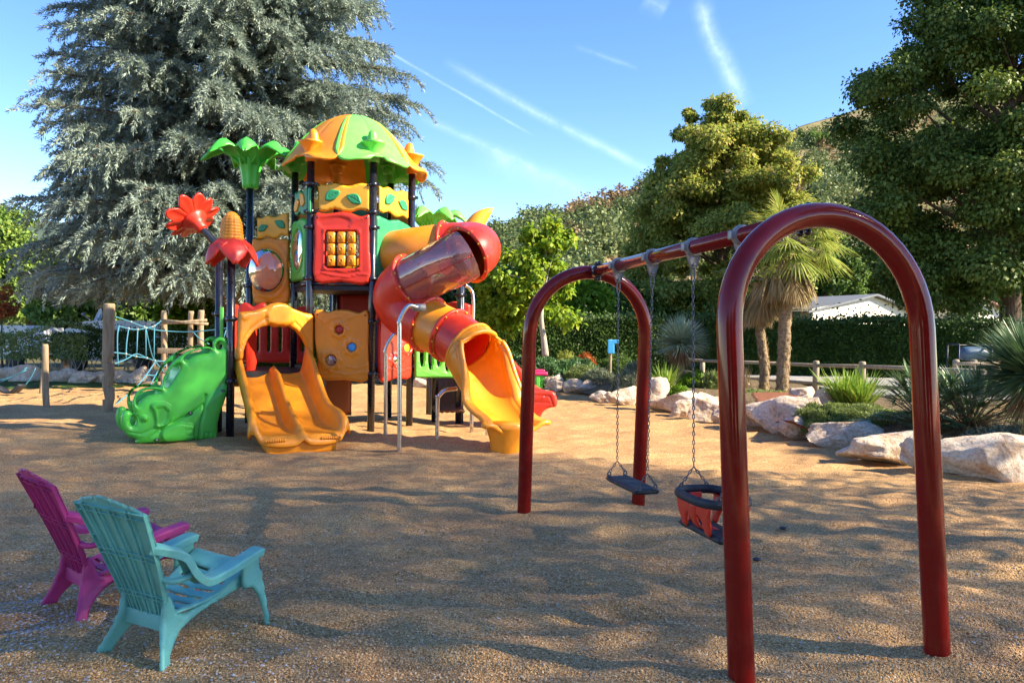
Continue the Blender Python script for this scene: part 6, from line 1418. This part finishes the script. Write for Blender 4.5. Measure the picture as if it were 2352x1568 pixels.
def fan_palm(px, py, Y, zb, ptx, trunk_r, label, green=26, dead=22, seed=1, r=.62, pet=.55, headr=1.0):
    g = np.random.default_rng(seed); c = at(px, py, Y); b = at(ptx, 900, Y); root = empty('fan_palm', (b.x, Y, zb), label, 'palm', 'fan palms in the planting bed')
    mb = MB(); P = spline([(b.x, Y, zb-.15), (b.x+.03, Y, zb+.5), ((b.x+c.x)/2, Y, (zb+c.z)/2), (c.x, Y, c.z-.1)], 10); n = len(P); V = []; NS = 22
    for i, p in enumerate(P):
        for k in range(NS):
            a = 2*math.pi*k/NS; rr = trunk_r*(1+.16*g.random()+.10*math.sin(i*2.1+a*3)); V.append(p+Vector((rr*math.cos(a), rr*math.sin(a), 0)))
    mb.add(V, [(i*NS+k, i*NS+(k+1) % NS, (i+1)*NS+(k+1) % NS, (i+1)*NS+k) for i in range(n-1) for k in range(NS)]); tr = mb.build('trunk', M['palmbark'], root)
    m = 420; t = g.random(m); idx = (t*(n-1)).astype(int); a = g.uniform(0, 6.28, m); pp = np.array([P[i][:] for i in idx])+np.stack([np.cos(a), np.sin(a), 0*a], 1)*trunk_r*1.05; pp[:, 2] += g.uniform(-.05, .05, m)
    blades(pp, np.stack([np.cos(a)*.35, np.sin(a)*.35, np.ones(m)*g.choice([1, 1, -1], m)], 1), g.uniform(.06, .15, m), .018, LM['dead'], 'trunk_fibre', tr, seg=2, g=g)
    for kind, cnt, mt in (('frond', green, 'palm'), ('dead_frond', dead, 'dead')):
        Ps, Ds, Ls = [], [], []; pm = MB()
        for k in range(cnt):
            a = k*2.4+g.uniform(-.3, .3); el = g.uniform(-.35, 1.35) if kind == 'frond' else g.uniform(-1.45, -.85); d = Vector((math.cos(a)*math.cos(el), math.sin(a)*math.cos(el), math.sin(el)))
            pl_ = pet*g.uniform(.75, 1.15)*headr*(1 if kind == 'frond' else .8); st = Vector(c)+Vector((0, 0, -.0 if kind == 'frond' else -.12)); e = st+d*pl_+Vector((0, 0, -.08 if kind == 'frond' else -.05))
            pm.add(*tube([st, st.lerp(e, .5)+Vector((0, 0, .03)), e], [.014, .011, .008], 5)); x = fanleaf(e, d+Vector((0, 0, -.25)), r*headr*g.uniform(.85, 1.1), 26 if kind == 'frond' else 16, g, 3.6 if kind == 'frond' else 1.5)
            Ps.append(x[0]); Ds.append(x[1]); Ls.append(x[2])
        blades(np.vstack(Ps), np.vstack(Ds), np.concatenate(Ls), .042, LM[mt], kind+'s', root, droop=.22 if kind == 'frond' else .1, seg=4, g=g); pm.build('petioles' if kind == 'frond' else 'dead_petioles', M['palebark'], root)
fan_palm(1812, 562, 17.6, .3, 1795, .125, 'thicker nearer fan palm with tall sunlit green head', 40, 34, 2, .80, .80)
fan_palm(1742, 640, 18.3, .3, 1752, .10, 'slimmer fan palm hung with dry tan fronds, left of the thicker one', 12, 34, 3, .60, .55)
def dwarf_palm(px, py, Y, zb, sc_, label, n=16, seed=1):
    g = np.random.default_rng(seed); c = at(px, py, Y); root = empty('dwarf_palm', (c.x, Y, zb), label, 'palm', 'dwarf fan palms by the boulders'); Ps, Ds, Ls = [], [], []; pm = MB(); b = Vector((c.x, Y, zb))
    for k in range(n):
        a = k*2.4; el = g.uniform(.1, 1.35); d = Vector((math.cos(a)*math.cos(el), math.sin(a)*math.cos(el)*.8, math.sin(el))); e = b+d*sc_*g.uniform(.6, .95)
        pm.add(*tube([b, b.lerp(e, .5)+Vector((0, 0, .03)), e], [.012, .01, .007], 5)); x = fanleaf(e, d+Vector((0, 0, -.1)), .40*sc_*g.uniform(.9, 1.2), 18, g, 2.8, .1); Ps.append(x[0]); Ds.append(x[1]); Ls.append(x[2])
    blades(np.vstack(Ps), np.vstack(Ds), np.concatenate(Ls), .026, LM['darkspike'], 'fronds', root, droop=.08, seg=3, g=g); pm.build('petioles', M['palmbark'], root)
    d = rdir(60, g); d[:, 2] = abs(d[:, 2])*.3-.1; blades(np.tile(np.array(b), (60, 1)), d, g.uniform(.25, .5, 60)*sc_, .02, LM['deadbrown'], 'dead_leaves', root, droop=.3, g=g)
dwarf_palm(2125, 985, 10.9, .3, .80, 'dark dwarf fan palm left of the right hoop leg', 60, 6)
dwarf_palm(2225, 1000, 10.6, .3, .85, 'dark dwarf fan palm right of the right hoop leg', 70, 7)
def strap_clump(px, py, Y, zb, label, n=150, Ln=.85, mat='strappy', seed=2, dead=60, spread=.62, W=.028, name='strappy_plant'):
    g = np.random.default_rng(seed); c = at(px, py, Y); root = empty(name, (c.x, Y, zb), label, 'plant'); a = g.uniform(0, 6.28, n); s = g.random(n)**.7*spread
    D_ = np.stack([np.cos(a)*s, np.sin(a)*s, np.ones(n)], 1); P = np.array([c.x, Y, zb])+np.stack([np.cos(a), np.sin(a), 0*a], 1)*.12*g.random(n)[:, None]
    blades(P, D_, Ln*g.uniform(.55, 1.1, n), W, LM[mat], 'blades', root, droop=.18, seg=5, g=g)
    if dead:
        a = g.uniform(0, 6.28, dead); D_ = np.stack([np.cos(a), np.sin(a), g.uniform(-.1, .35, dead)], 1); blades(np.tile(np.array([c.x, Y, zb+.05]), (dead, 1)), D_, Ln*g.uniform(.3, .6, dead), W*.8, LM['deadbrown'], 'dead_blades', root, droop=.25, g=g)
    return root
strap_clump(1940, 925, 13.6, .30, 'bright green strappy clump in front of the fence, left half', 210, .95, seed=3, W=.026, spread=.95)
strap_clump(1975, 930, 13.4, .30, 'bright green strappy clump in front of the fence, right half', 210, .93, seed=4, W=.026, spread=.95)
strap_clump(1530, 880, 17.4, .32, 'yellow green leafy strap plant below the ball yucca', 130, .75, seed=5, spread=1.0, dead=40)
strap_clump(1518, 850, 18.6, .32, 'low fan of yellowish blades behind the far hoop post', 120, .65, seed=6, spread=1.2, dead=20)
# ---- mounds
def mound(px, py, Y, zb, w, d, h, mat, label, n=9000, Ln=.05, name='shrub', cat='shrub', seed=1, spikes=0, up=.3, wr=.35, group=None, sp_col='lavender'):
    g = np.random.default_rng(seed); c = at(px, py, Y); root = empty(name, (c.x, Y, zb), label, cat, group); dd = rdir(n, g); dd[:, 2] = abs(dd[:, 2]); k = g.uniform(.55, 1.0, n)**.5
    k *= 1+.16*np.sin(dd[:, 0]*7+seed)*np.cos(dd[:, 1]*6+dd[:, 2]*5); P = np.array([c.x, Y, zb])+dd*np.array([w/2, d/2, h])*k[:, None]; L_ = Ln*g.uniform(.6, 1.4, n)
    V, Fc = leaves(P, unit(dd*.8+rdir(n, g)*.8+np.array([0, 0, up])), L_, L_*wr, dd, g); mk('foliage', V, Fc, LM[mat], root, False)
    if spikes:
        dd = rdir(spikes, g); dd[:, 2] = abs(dd[:, 2])+.3; dd = unit(dd); P = np.array([c.x, Y, zb])+dd*np.array([w/2, d/2, h])*.8; blades(P, dd*.5+np.array([0, 0, .8]), g.uniform(.14, .3, spikes), .014, LM[sp_col], 'flower_stalks', root, seg=2, g=g)
        pass
    return root
mound(1450, 880, 17.6, .12, .95, .7, .55, 'lavender', 'grey green lavender bush spilling over the rocks left of the far hoop post', 9000, .06, 'lavender_bush', seed=3, spikes=160, up=.8, wr=.2)
mound(1462, 850, 19.2, .25, .8, .7, .60, 'lavender', 'taller lavender bush behind, beside the sign post', 6000, .06, 'lavender_bush', seed=4, spikes=180, up=.9, wr=.2)
mound(1342, 862, 20.6, .2, 1.1, .8, .45, 'thyme', 'soft green mound above the bright far boulders', 7000, .07, seed=5, up=.8, wr=.2, spikes=60)
mound(1375, 862, 20.0, .2, .9, .7, .40, 'lavender', 'grey low bush between the far boulders and the sign', 6000, .06, 'lavender_bush', seed=6, spikes=60, up=.8, wr=.2)
mound(1240, 845, 21.8, .1, 2.6, 1.2, .62, 'juniper', 'spreading green juniper behind the play bin', 16000, .13, 'juniper', seed=7, up=.5, wr=.3)
mound(1180, 842, 22.4, .1, 1.6, 1.1, .70, 'juniper', 'feathery juniper just right of the orange exit chute', 9000, .13, 'juniper', seed=8, up=.5, wr=.3, spikes=60, sp_col='dead')
mound(1330, 845, 22.6, .15, 1.3, 1.0, .58, 'juniper', 'dark juniper mound at the foot of the hedge, left of the sign', 8000, .11, 'juniper', seed=9, up=.4, wr=.3)
mound(1420, 850, 22.8, .15, 1.3, .9, .75, 'mid', 'dark green bush between the sign and the far hoop', 7000, .07, seed=10)
mound(1300, 822, 24.0, .2, .9, .7, .75, 'autumn', 'small yellowish bush in front of the hedge', 3500, .07, seed=11)
mound(1345, 822, 24.2, .2, .7, .6, .70, 'rust', 'small reddish bush in front of the hedge', 2500, .07, seed=12)
mound(1600, 880, 18.0, .25, .9, .7, .40, 'bright', 'leafy green bush under the ball yucca', 5000, .08, seed=13, up=.6)
mound(1640, 880, 17.4, .25, .7, .6, .42, 'thyme', 'light green wispy bush just left of the nearer hoop', 4500, .08, seed=14, up=.8, wr=.2, spikes=60)
mound(1745, 905, 16.4, .25, 1.9, .8, .12, 'thyme', 'thin low ground cover round the palm trunks', 5000, .05, 'ground_cover', 'ground cover', seed=15, spikes=30, sp_col='dead')
mound(1885, 985, 11.6, .10, .85, .65, .42, 'thyme', 'green cushion of ground cover spilling between two boulders', 17000, .045, 'ground_cover', 'ground cover', seed=16, up=.5, wr=.25)
mound(1965, 975, 12.2, .22, 1.5, .9, .26, 'thyme', 'wide mat of creeping thyme in front of the strappy clump', 22000, .04, 'ground_cover', 'ground cover', seed=17, up=.5, wr=.25)
mound(2060, 990, 11.4, .22, .9, .8, .22, 'thyme', 'small creeping thyme mat left of the dwarf palm', 9000, .04, 'ground_cover', 'ground cover', seed=18, up=.5, wr=.25)
mound(2330, 1010, 9.6, .2, 1.3, .7, .25, 'lavender', 'straggly low growth above the largest boulder', 4000, .06, 'ground_cover', 'ground cover', seed=19, spikes=50, sp_col='dead')
mound(1560, 905, 15.8, .2, .5, .4, .28, 'bright', 'small green tuft between the long brownish boulder and its neighbour', 1500, .07, seed=20)
g = np.random.default_rng(77)
DSx = strap_clump(1712, 880, 17.6, .3, 'dry pale seed stems just right of the nearer hoop', 60, .75, 'dead', 8, 0, .5, .012, 'dry_stems')
# ---- grass strip and turf far left
q = [gp(x, y) for x, y in [(-100, 892), (120, 893), (360, 884), (380, 872), (-100, 872)]]
patch('grass_verge', [(p.x, p.y) for p in q], M['grassbase'], gz, .3, .02)
n = 14000; g = np.random.default_rng(3); x = g.uniform(-17, -9.6, n); y = g.uniform(20.6, 24, n); ok = y > 20.9+.35*np.sin(x*1.7)+.25*(x+13)*(x > -13); x, y = x[ok], y[ok]; n = len(x)
o = blades(np.stack([x, y, gz(x, y)], 1), np.stack([g.normal(0, .3, n), g.normal(0, .3, n), np.ones(n)], 1), g.uniform(.04, .10, n), .012, LM['grass'], 'grass', None, seg=2, g=g); o['kind'] = 'stuff'; tag(o, 'short green grass verge in front of the left rocks', 'grass')

# ---- loose stones
def stones(name, n, xr, yr, size, mat, label, dens=None, seed=1):
    g = np.random.default_rng(seed); x = g.uniform(*xr, n); y = g.uniform(*yr, n)
    if dens is not None: k = g.random(n) < dens(x, y); x, y = x[k], y[k]
    vis = (np.abs(x) < y*.70+.3); x, y = x[vis], y[vis]; n = len(x); ic = np.array([(0, 0, 1), (1, 0, 0), (0, 1, 0), (-1, 0, 0), (0, -1, 0), (0, 0, -1), (.7, .7, .5), (-.7, .7, .5), (-.7, -.7, .5), (.7, -.7, .5)], float)
    Ft = np.array([(0, 6, 7), (0, 7, 8), (0, 8, 9), (0, 9, 6), (6, 1, 2), (6, 2, 7), (7, 2, 3), (7, 3, 8), (8, 3, 4), (8, 4, 9), (9, 4, 1), (9, 1, 6), (5, 2, 1), (5, 3, 2), (5, 4, 3), (5, 1, 4)])
    s = size*g.uniform(.6, 1.5, n); V = ic[None]*(s[:, None, None]*np.stack([g.uniform(.8, 1.4, n), g.uniform(.7, 1.1, n), g.uniform(.45, .8, n)], 1)[:, None, :]); V = V+g.normal(0, .08, V.shape)*s[:, None, None]
    a = g.uniform(0, 6.28, n); ca, sa = np.cos(a)[:, None], np.sin(a)[:, None]; X = V[:, :, 0]*ca-V[:, :, 1]*sa; Y = V[:, :, 0]*sa+V[:, :, 1]*ca; V = np.stack([X+x[:, None], Y+y[:, None], V[:, :, 2]+(gz(x, y)+s*.25)[:, None]], -1)
    Fc = (Ft[None]+10*np.arange(n)[:, None, None]).reshape(-1, 3); o = mk(name, V.reshape(-1, 3), Fc, mat, None, True); o['kind'] = 'stuff'; tag(o, label, 'pebbles'); return o
M['peb'] = leafmat('tan_pebbles', [(.26, .14, .06), (.46, .28, .13), (.60, .38, .19), (.70, .48, .27), (.80, .64, .44)], 0, .7, nscale=1)
M['wpeb'] = leafmat('white_stones', [(.30, .27, .27), (.45, .43, .43), (.6, .58, .58)], 0, .6, nscale=2)
stones('loose_pebbles', 60000, (-4.2, 4.6), (2.9, 6.5), .0052, M['peb'], 'loose tan pea gravel pebbles', lambda x, y: .95-.2*(y-2.9), 4)
def wd(x, y): return np.clip(1.5*np.exp(-((x+2.75)/.6)**2-((y-4.2)/.35)**2)+.9*np.exp(-((x+1.9)/.9)**2-((y-3.25)/.42)**2)*(x < -.9)+.015, 0, 1)*np.clip(.55+.9*fbm(x, y, 3, 4, 2), .05, 1)
stones('white_stones', 40000, (-3.6, 3.5), (2.9, 6), .0065, M['wpeb'], 'scatter of small white stones at the lower left', wd, 5)
for i, (px, py, s_) in enumerate([(1942, 1590/1.0, .02)]): pass
# small dark lumps on the gravel
for i, (zx, zy) in enumerate([(2340, 1550), (2262, 1642)]):
    p = gp(zx/1.27551*.98, zy/1.27551); P = IC4[::1]*np.array([.03, .02, .014])+np.array([p.x, p.y, .012]); o = mk('stone', P, IF4, M['darkmetal'], base=(p.x, p.y, 0)); tag(o, ['small dark stone lying below the flat swing', 'small dark stone lying below the toddler swing'][i], 'stone')

# ------------------------------------------------------------------ hills
sky_pts = [(-900, 640, 300), (700, 640, 300), (1000, 640, 260), (1090, 590, 240), (1135, 552, 235), (1200, 522, 240), (1270, 506, 250), (1330, 475, 260), (1400, 455, 270), (1440, 438, 280), (1480, 412, 290), (1560, 380, 310), (1640, 345, 340), (1780, 312, 430), (1830, 287, 460), (1890, 268, 500), (1950, 250, 520), (2100, 205, 560), (2400, 170, 600), (3200, 150, 640)]
pxs = np.arange(-900, 3201, 14.0); rid = [np.interp(pxs, [p[0] for p in sky_pts], [p[k] for p in sky_pts]) for k in (1, 2)]
def hill_point(px, t):
    yr = np.interp(px, pxs, rid[0]); Yr = np.interp(px, pxs, rid[1]); zr = 1.6+(764-yr)*Yr/F; Y = 72+(Yr-72)*t; X = (px-1176)/F*Y; z = zr*np.where(t <= 1, np.maximum(t, 0)**1.25, 1-(t-1)*1.2); return X, Y, z
tt = np.concatenate([np.linspace(0, 1, 60), np.linspace(1.02, 1.35, 6)]); PXg, TT_ = np.meshgrid(pxs, tt); Xh, Yh, Zh = hill_point(PXg, TT_)
Zh = Zh+np.clip(TT_*4, 0, 1)*(fbm(Xh, Yh, 4, .035, 2)*3.0)*np.clip((1.05-TT_)*6, .15, 1)-.1; nx = len(pxs); i = np.arange(nx-1)[None, :]+nx*np.arange(len(tt)-1)[:, None]; Fh = np.stack([i, i+1, i+nx+1, i+nx], -1).reshape(-1, 4)
o = mk('hillside', np.stack([Xh, Yh, Zh], -1).reshape(-1, 3), Fh, M['hill']); o['kind'] = 'structure'
# far mountain on the left
fx = np.linspace(-1400, 100, 60); V = []; 
for k in range(8):
    t = k/7
    for x in fx: V.append((x*(.9+.1*t), 1300+500*t, -5+(max(0, 238+20*math.sin(x*.006)+10*math.sin(x*.021)-max(0, x+700)*.14)+8)*math.sin(t*1.5708)))
nx = len(fx); o = mk('far_mountain', V, [(k*nx+j, k*nx+j+1, (k+1)*nx+j+1, (k+1)*nx+j) for k in range(7) for j in range(nx-1)], M['farhill']); o['kind'] = 'structure'
# wood on the hill
g = np.random.default_rng(99); n = 5200; px = g.uniform(-300, 2700, n); t = g.random(n)**.8; yr = np.interp(px, pxs, rid[0]); yy = 764-(764-yr)*t
bare = ((px > 1740) & (t > .86)) | ((px > 1900) & (t > .80)); noise_ = fbm(px*.02, t*9, 3, 1.3, 4); brown = ((noise_ > .12) & (px > 1290)) | ((np.abs(px-1365+(yy-492)*.6) < 100) & (np.abs(yy-494) < 42)) | ((np.abs(px-1860) < 60) & (np.abs(yy-345) < 16))
keep = ~bare & ~((brown) & (g.random(n) < .55)); px, t, brown = px[keep], t[keep], brown[keep]; X, Y, Z = hill_point(px, t); sz = g.uniform(1.8, 4.0, len(X))*(.8+.0016*Y)
for nm, mt, mask, lb in (('hillside_wood', 'hill', ~brown, 'green wood covering the hillside'), ('dry_scrub', 'hillbrown', brown, 'dry brown scrub patches on the hillside')):
    cx, cy, cz, cs = X[mask], Y[mask], Z[mask], sz[mask]
    if nm == 'dry_scrub': cs = cs*.62
    cl = np.stack([cx, cy, cz+cs*.75, cs], 1); sub = []
    for k in range(5):
        o_ = rdir(len(cl), g)*np.array([.55, .55, .6]); sub.append(np.hstack([cl[:, :3]+o_*cl[:, 3:4], cl[:, 3:4]*g.uniform(.38, .62, (len(cl), 1))]))
    cl = np.vstack(sub); cl[:, 2] = np.maximum(cl[:, 2], np.interp(0, [0], [-1])); o = crown(nm, cl, 24 if nm == 'hillside_wood' else 16, .92, LM[mt], None, (0, 200, 0), g, shell=.3, droop=.2, wr=.8, flat=.9, kind='stuff'); tag(o, lb, 'wood')
c = at(1836, 322, 395); tree('poplar_tree', 'single dark upright tree on the bare upper hillside', 'tree', (c.x, 395, c.z-5), (c.x, 395, c.z-.5), (1.6, 1.6, 6.0), 26, 1.1, 60, .9, LM['mid'], .3, nl=3)
for px_, yy_, w_, h_, lb in ((1880, 318, 60, 30, 'wide green bush cluster on the bare upper hillside'), (1895, 398, 50, 44, 'rounded green tree on the slope beside the dark tree edge'), (1870, 440, 44, 30, 'lower green tree on the slope near the dark tree edge')):
    s = 380/F; c = at(px_, yy_, 380); tree('hillside_tree', lb, 'tree', (c.x, 380, c.z-h_*s/2), tuple(c), (w_*s/2, w_*s/2, h_*s/2), 30, w_*s*.12, 70, 1.1, LM['mid'], .4, nl=4)

# ------------------------------------------------------------------ tall trees outside the frame on the sunny side; they shade the gravel
def shade_tree(x, y, h0, h1, r, n, lb, seed=1, Ln=.10, pw=.30):
    """tall airy crown: leaves spread through the whole volume so some sun filters through"""
    g = np.random.default_rng(seed); root = empty('roadside_tree', (x, y, 0), lb, 'tree', 'tall trees outside the frame that shade the play area')
    d = rdir(n, g); k = g.random(n)**pw; P = np.array([x, y, (h0+h1)/2])+d*k[:, None]*np.array([r, r, (h1-h0)/2])
    V, Fc = leaves(P, rdir(len(P), g), Ln*g.uniform(.6, 1.4, len(P)), Ln*.7, None, g); mk('crown', V, Fc, LM['linden'], root, False); cl = np.hstack([P[::max(1, len(P)//30)], np.ones((len(P[::max(1, len(P)//30)]), 1))])
    limbs('trunk', (x, y, 0), (x, y, h1*.7), cl, .2, M['bark'], root, g, 3)
UH = Vector((TOSUN.x, TOSUN.y, 0)); UH = UH/UH.length; CT = 1/math.tan(SUN_EL)
def shade_over(gx_, gy_, dist, r, hz, m, lb, seed, **k):
    """a tree whose shadow centre falls on ground point (gx_,gy_) at horizontal distance dist"""
    z = dist/CT; shade_tree(gx_+UH.x*dist, gy_+UH.y*dist, max(1.5, z-hz), z+hz, r, m, lb, seed=seed, **k)
def shade_ps(p_, s_, d_, r_, half, n_, lb, seed, **k):
    """crown whose shadow is an ellipse centred at (p_, s_) in sun aligned ground coordinates"""
    x_, y_ = -UH.y*p_+UH.x*s_, UH.x*p_+UH.y*s_; shade_over(x_, y_, d_, r_, math.tan(SUN_EL)*math.sqrt(max(.5, half*half-r_*r_)), n_, lb, seed, **k)
shade_ps(6.6, -6.8, 22, 3.9, 9.0, 47000, 'tall leafy tree far right of the camera shading the play tower', 1)
shade_ps(1.6, -2.6, 17, 4.8, 9.2, 60000, 'tall leafy tree behind the camera shading the chairs', 2)
shade_ps(7.3, 2.6, 10, 2.3, 3.6, 5000, 'loose leafy tree near the camera throwing dappled shade', 4, Ln=.12)
for i_, (x_, y_) in enumerate([(-10, -14), (0, -17), (9, -15)]):  # unseen low trees added to block bright horizon sky reflected in the hoops
    shade_tree(x_, y_, .8, 6.0, 4.8, 5000, ['low bushy tree behind the camera on the left', 'low bushy tree straight behind the camera', 'low bushy tree behind the camera on the right'][i_], seed=30+i_, Ln=.6)
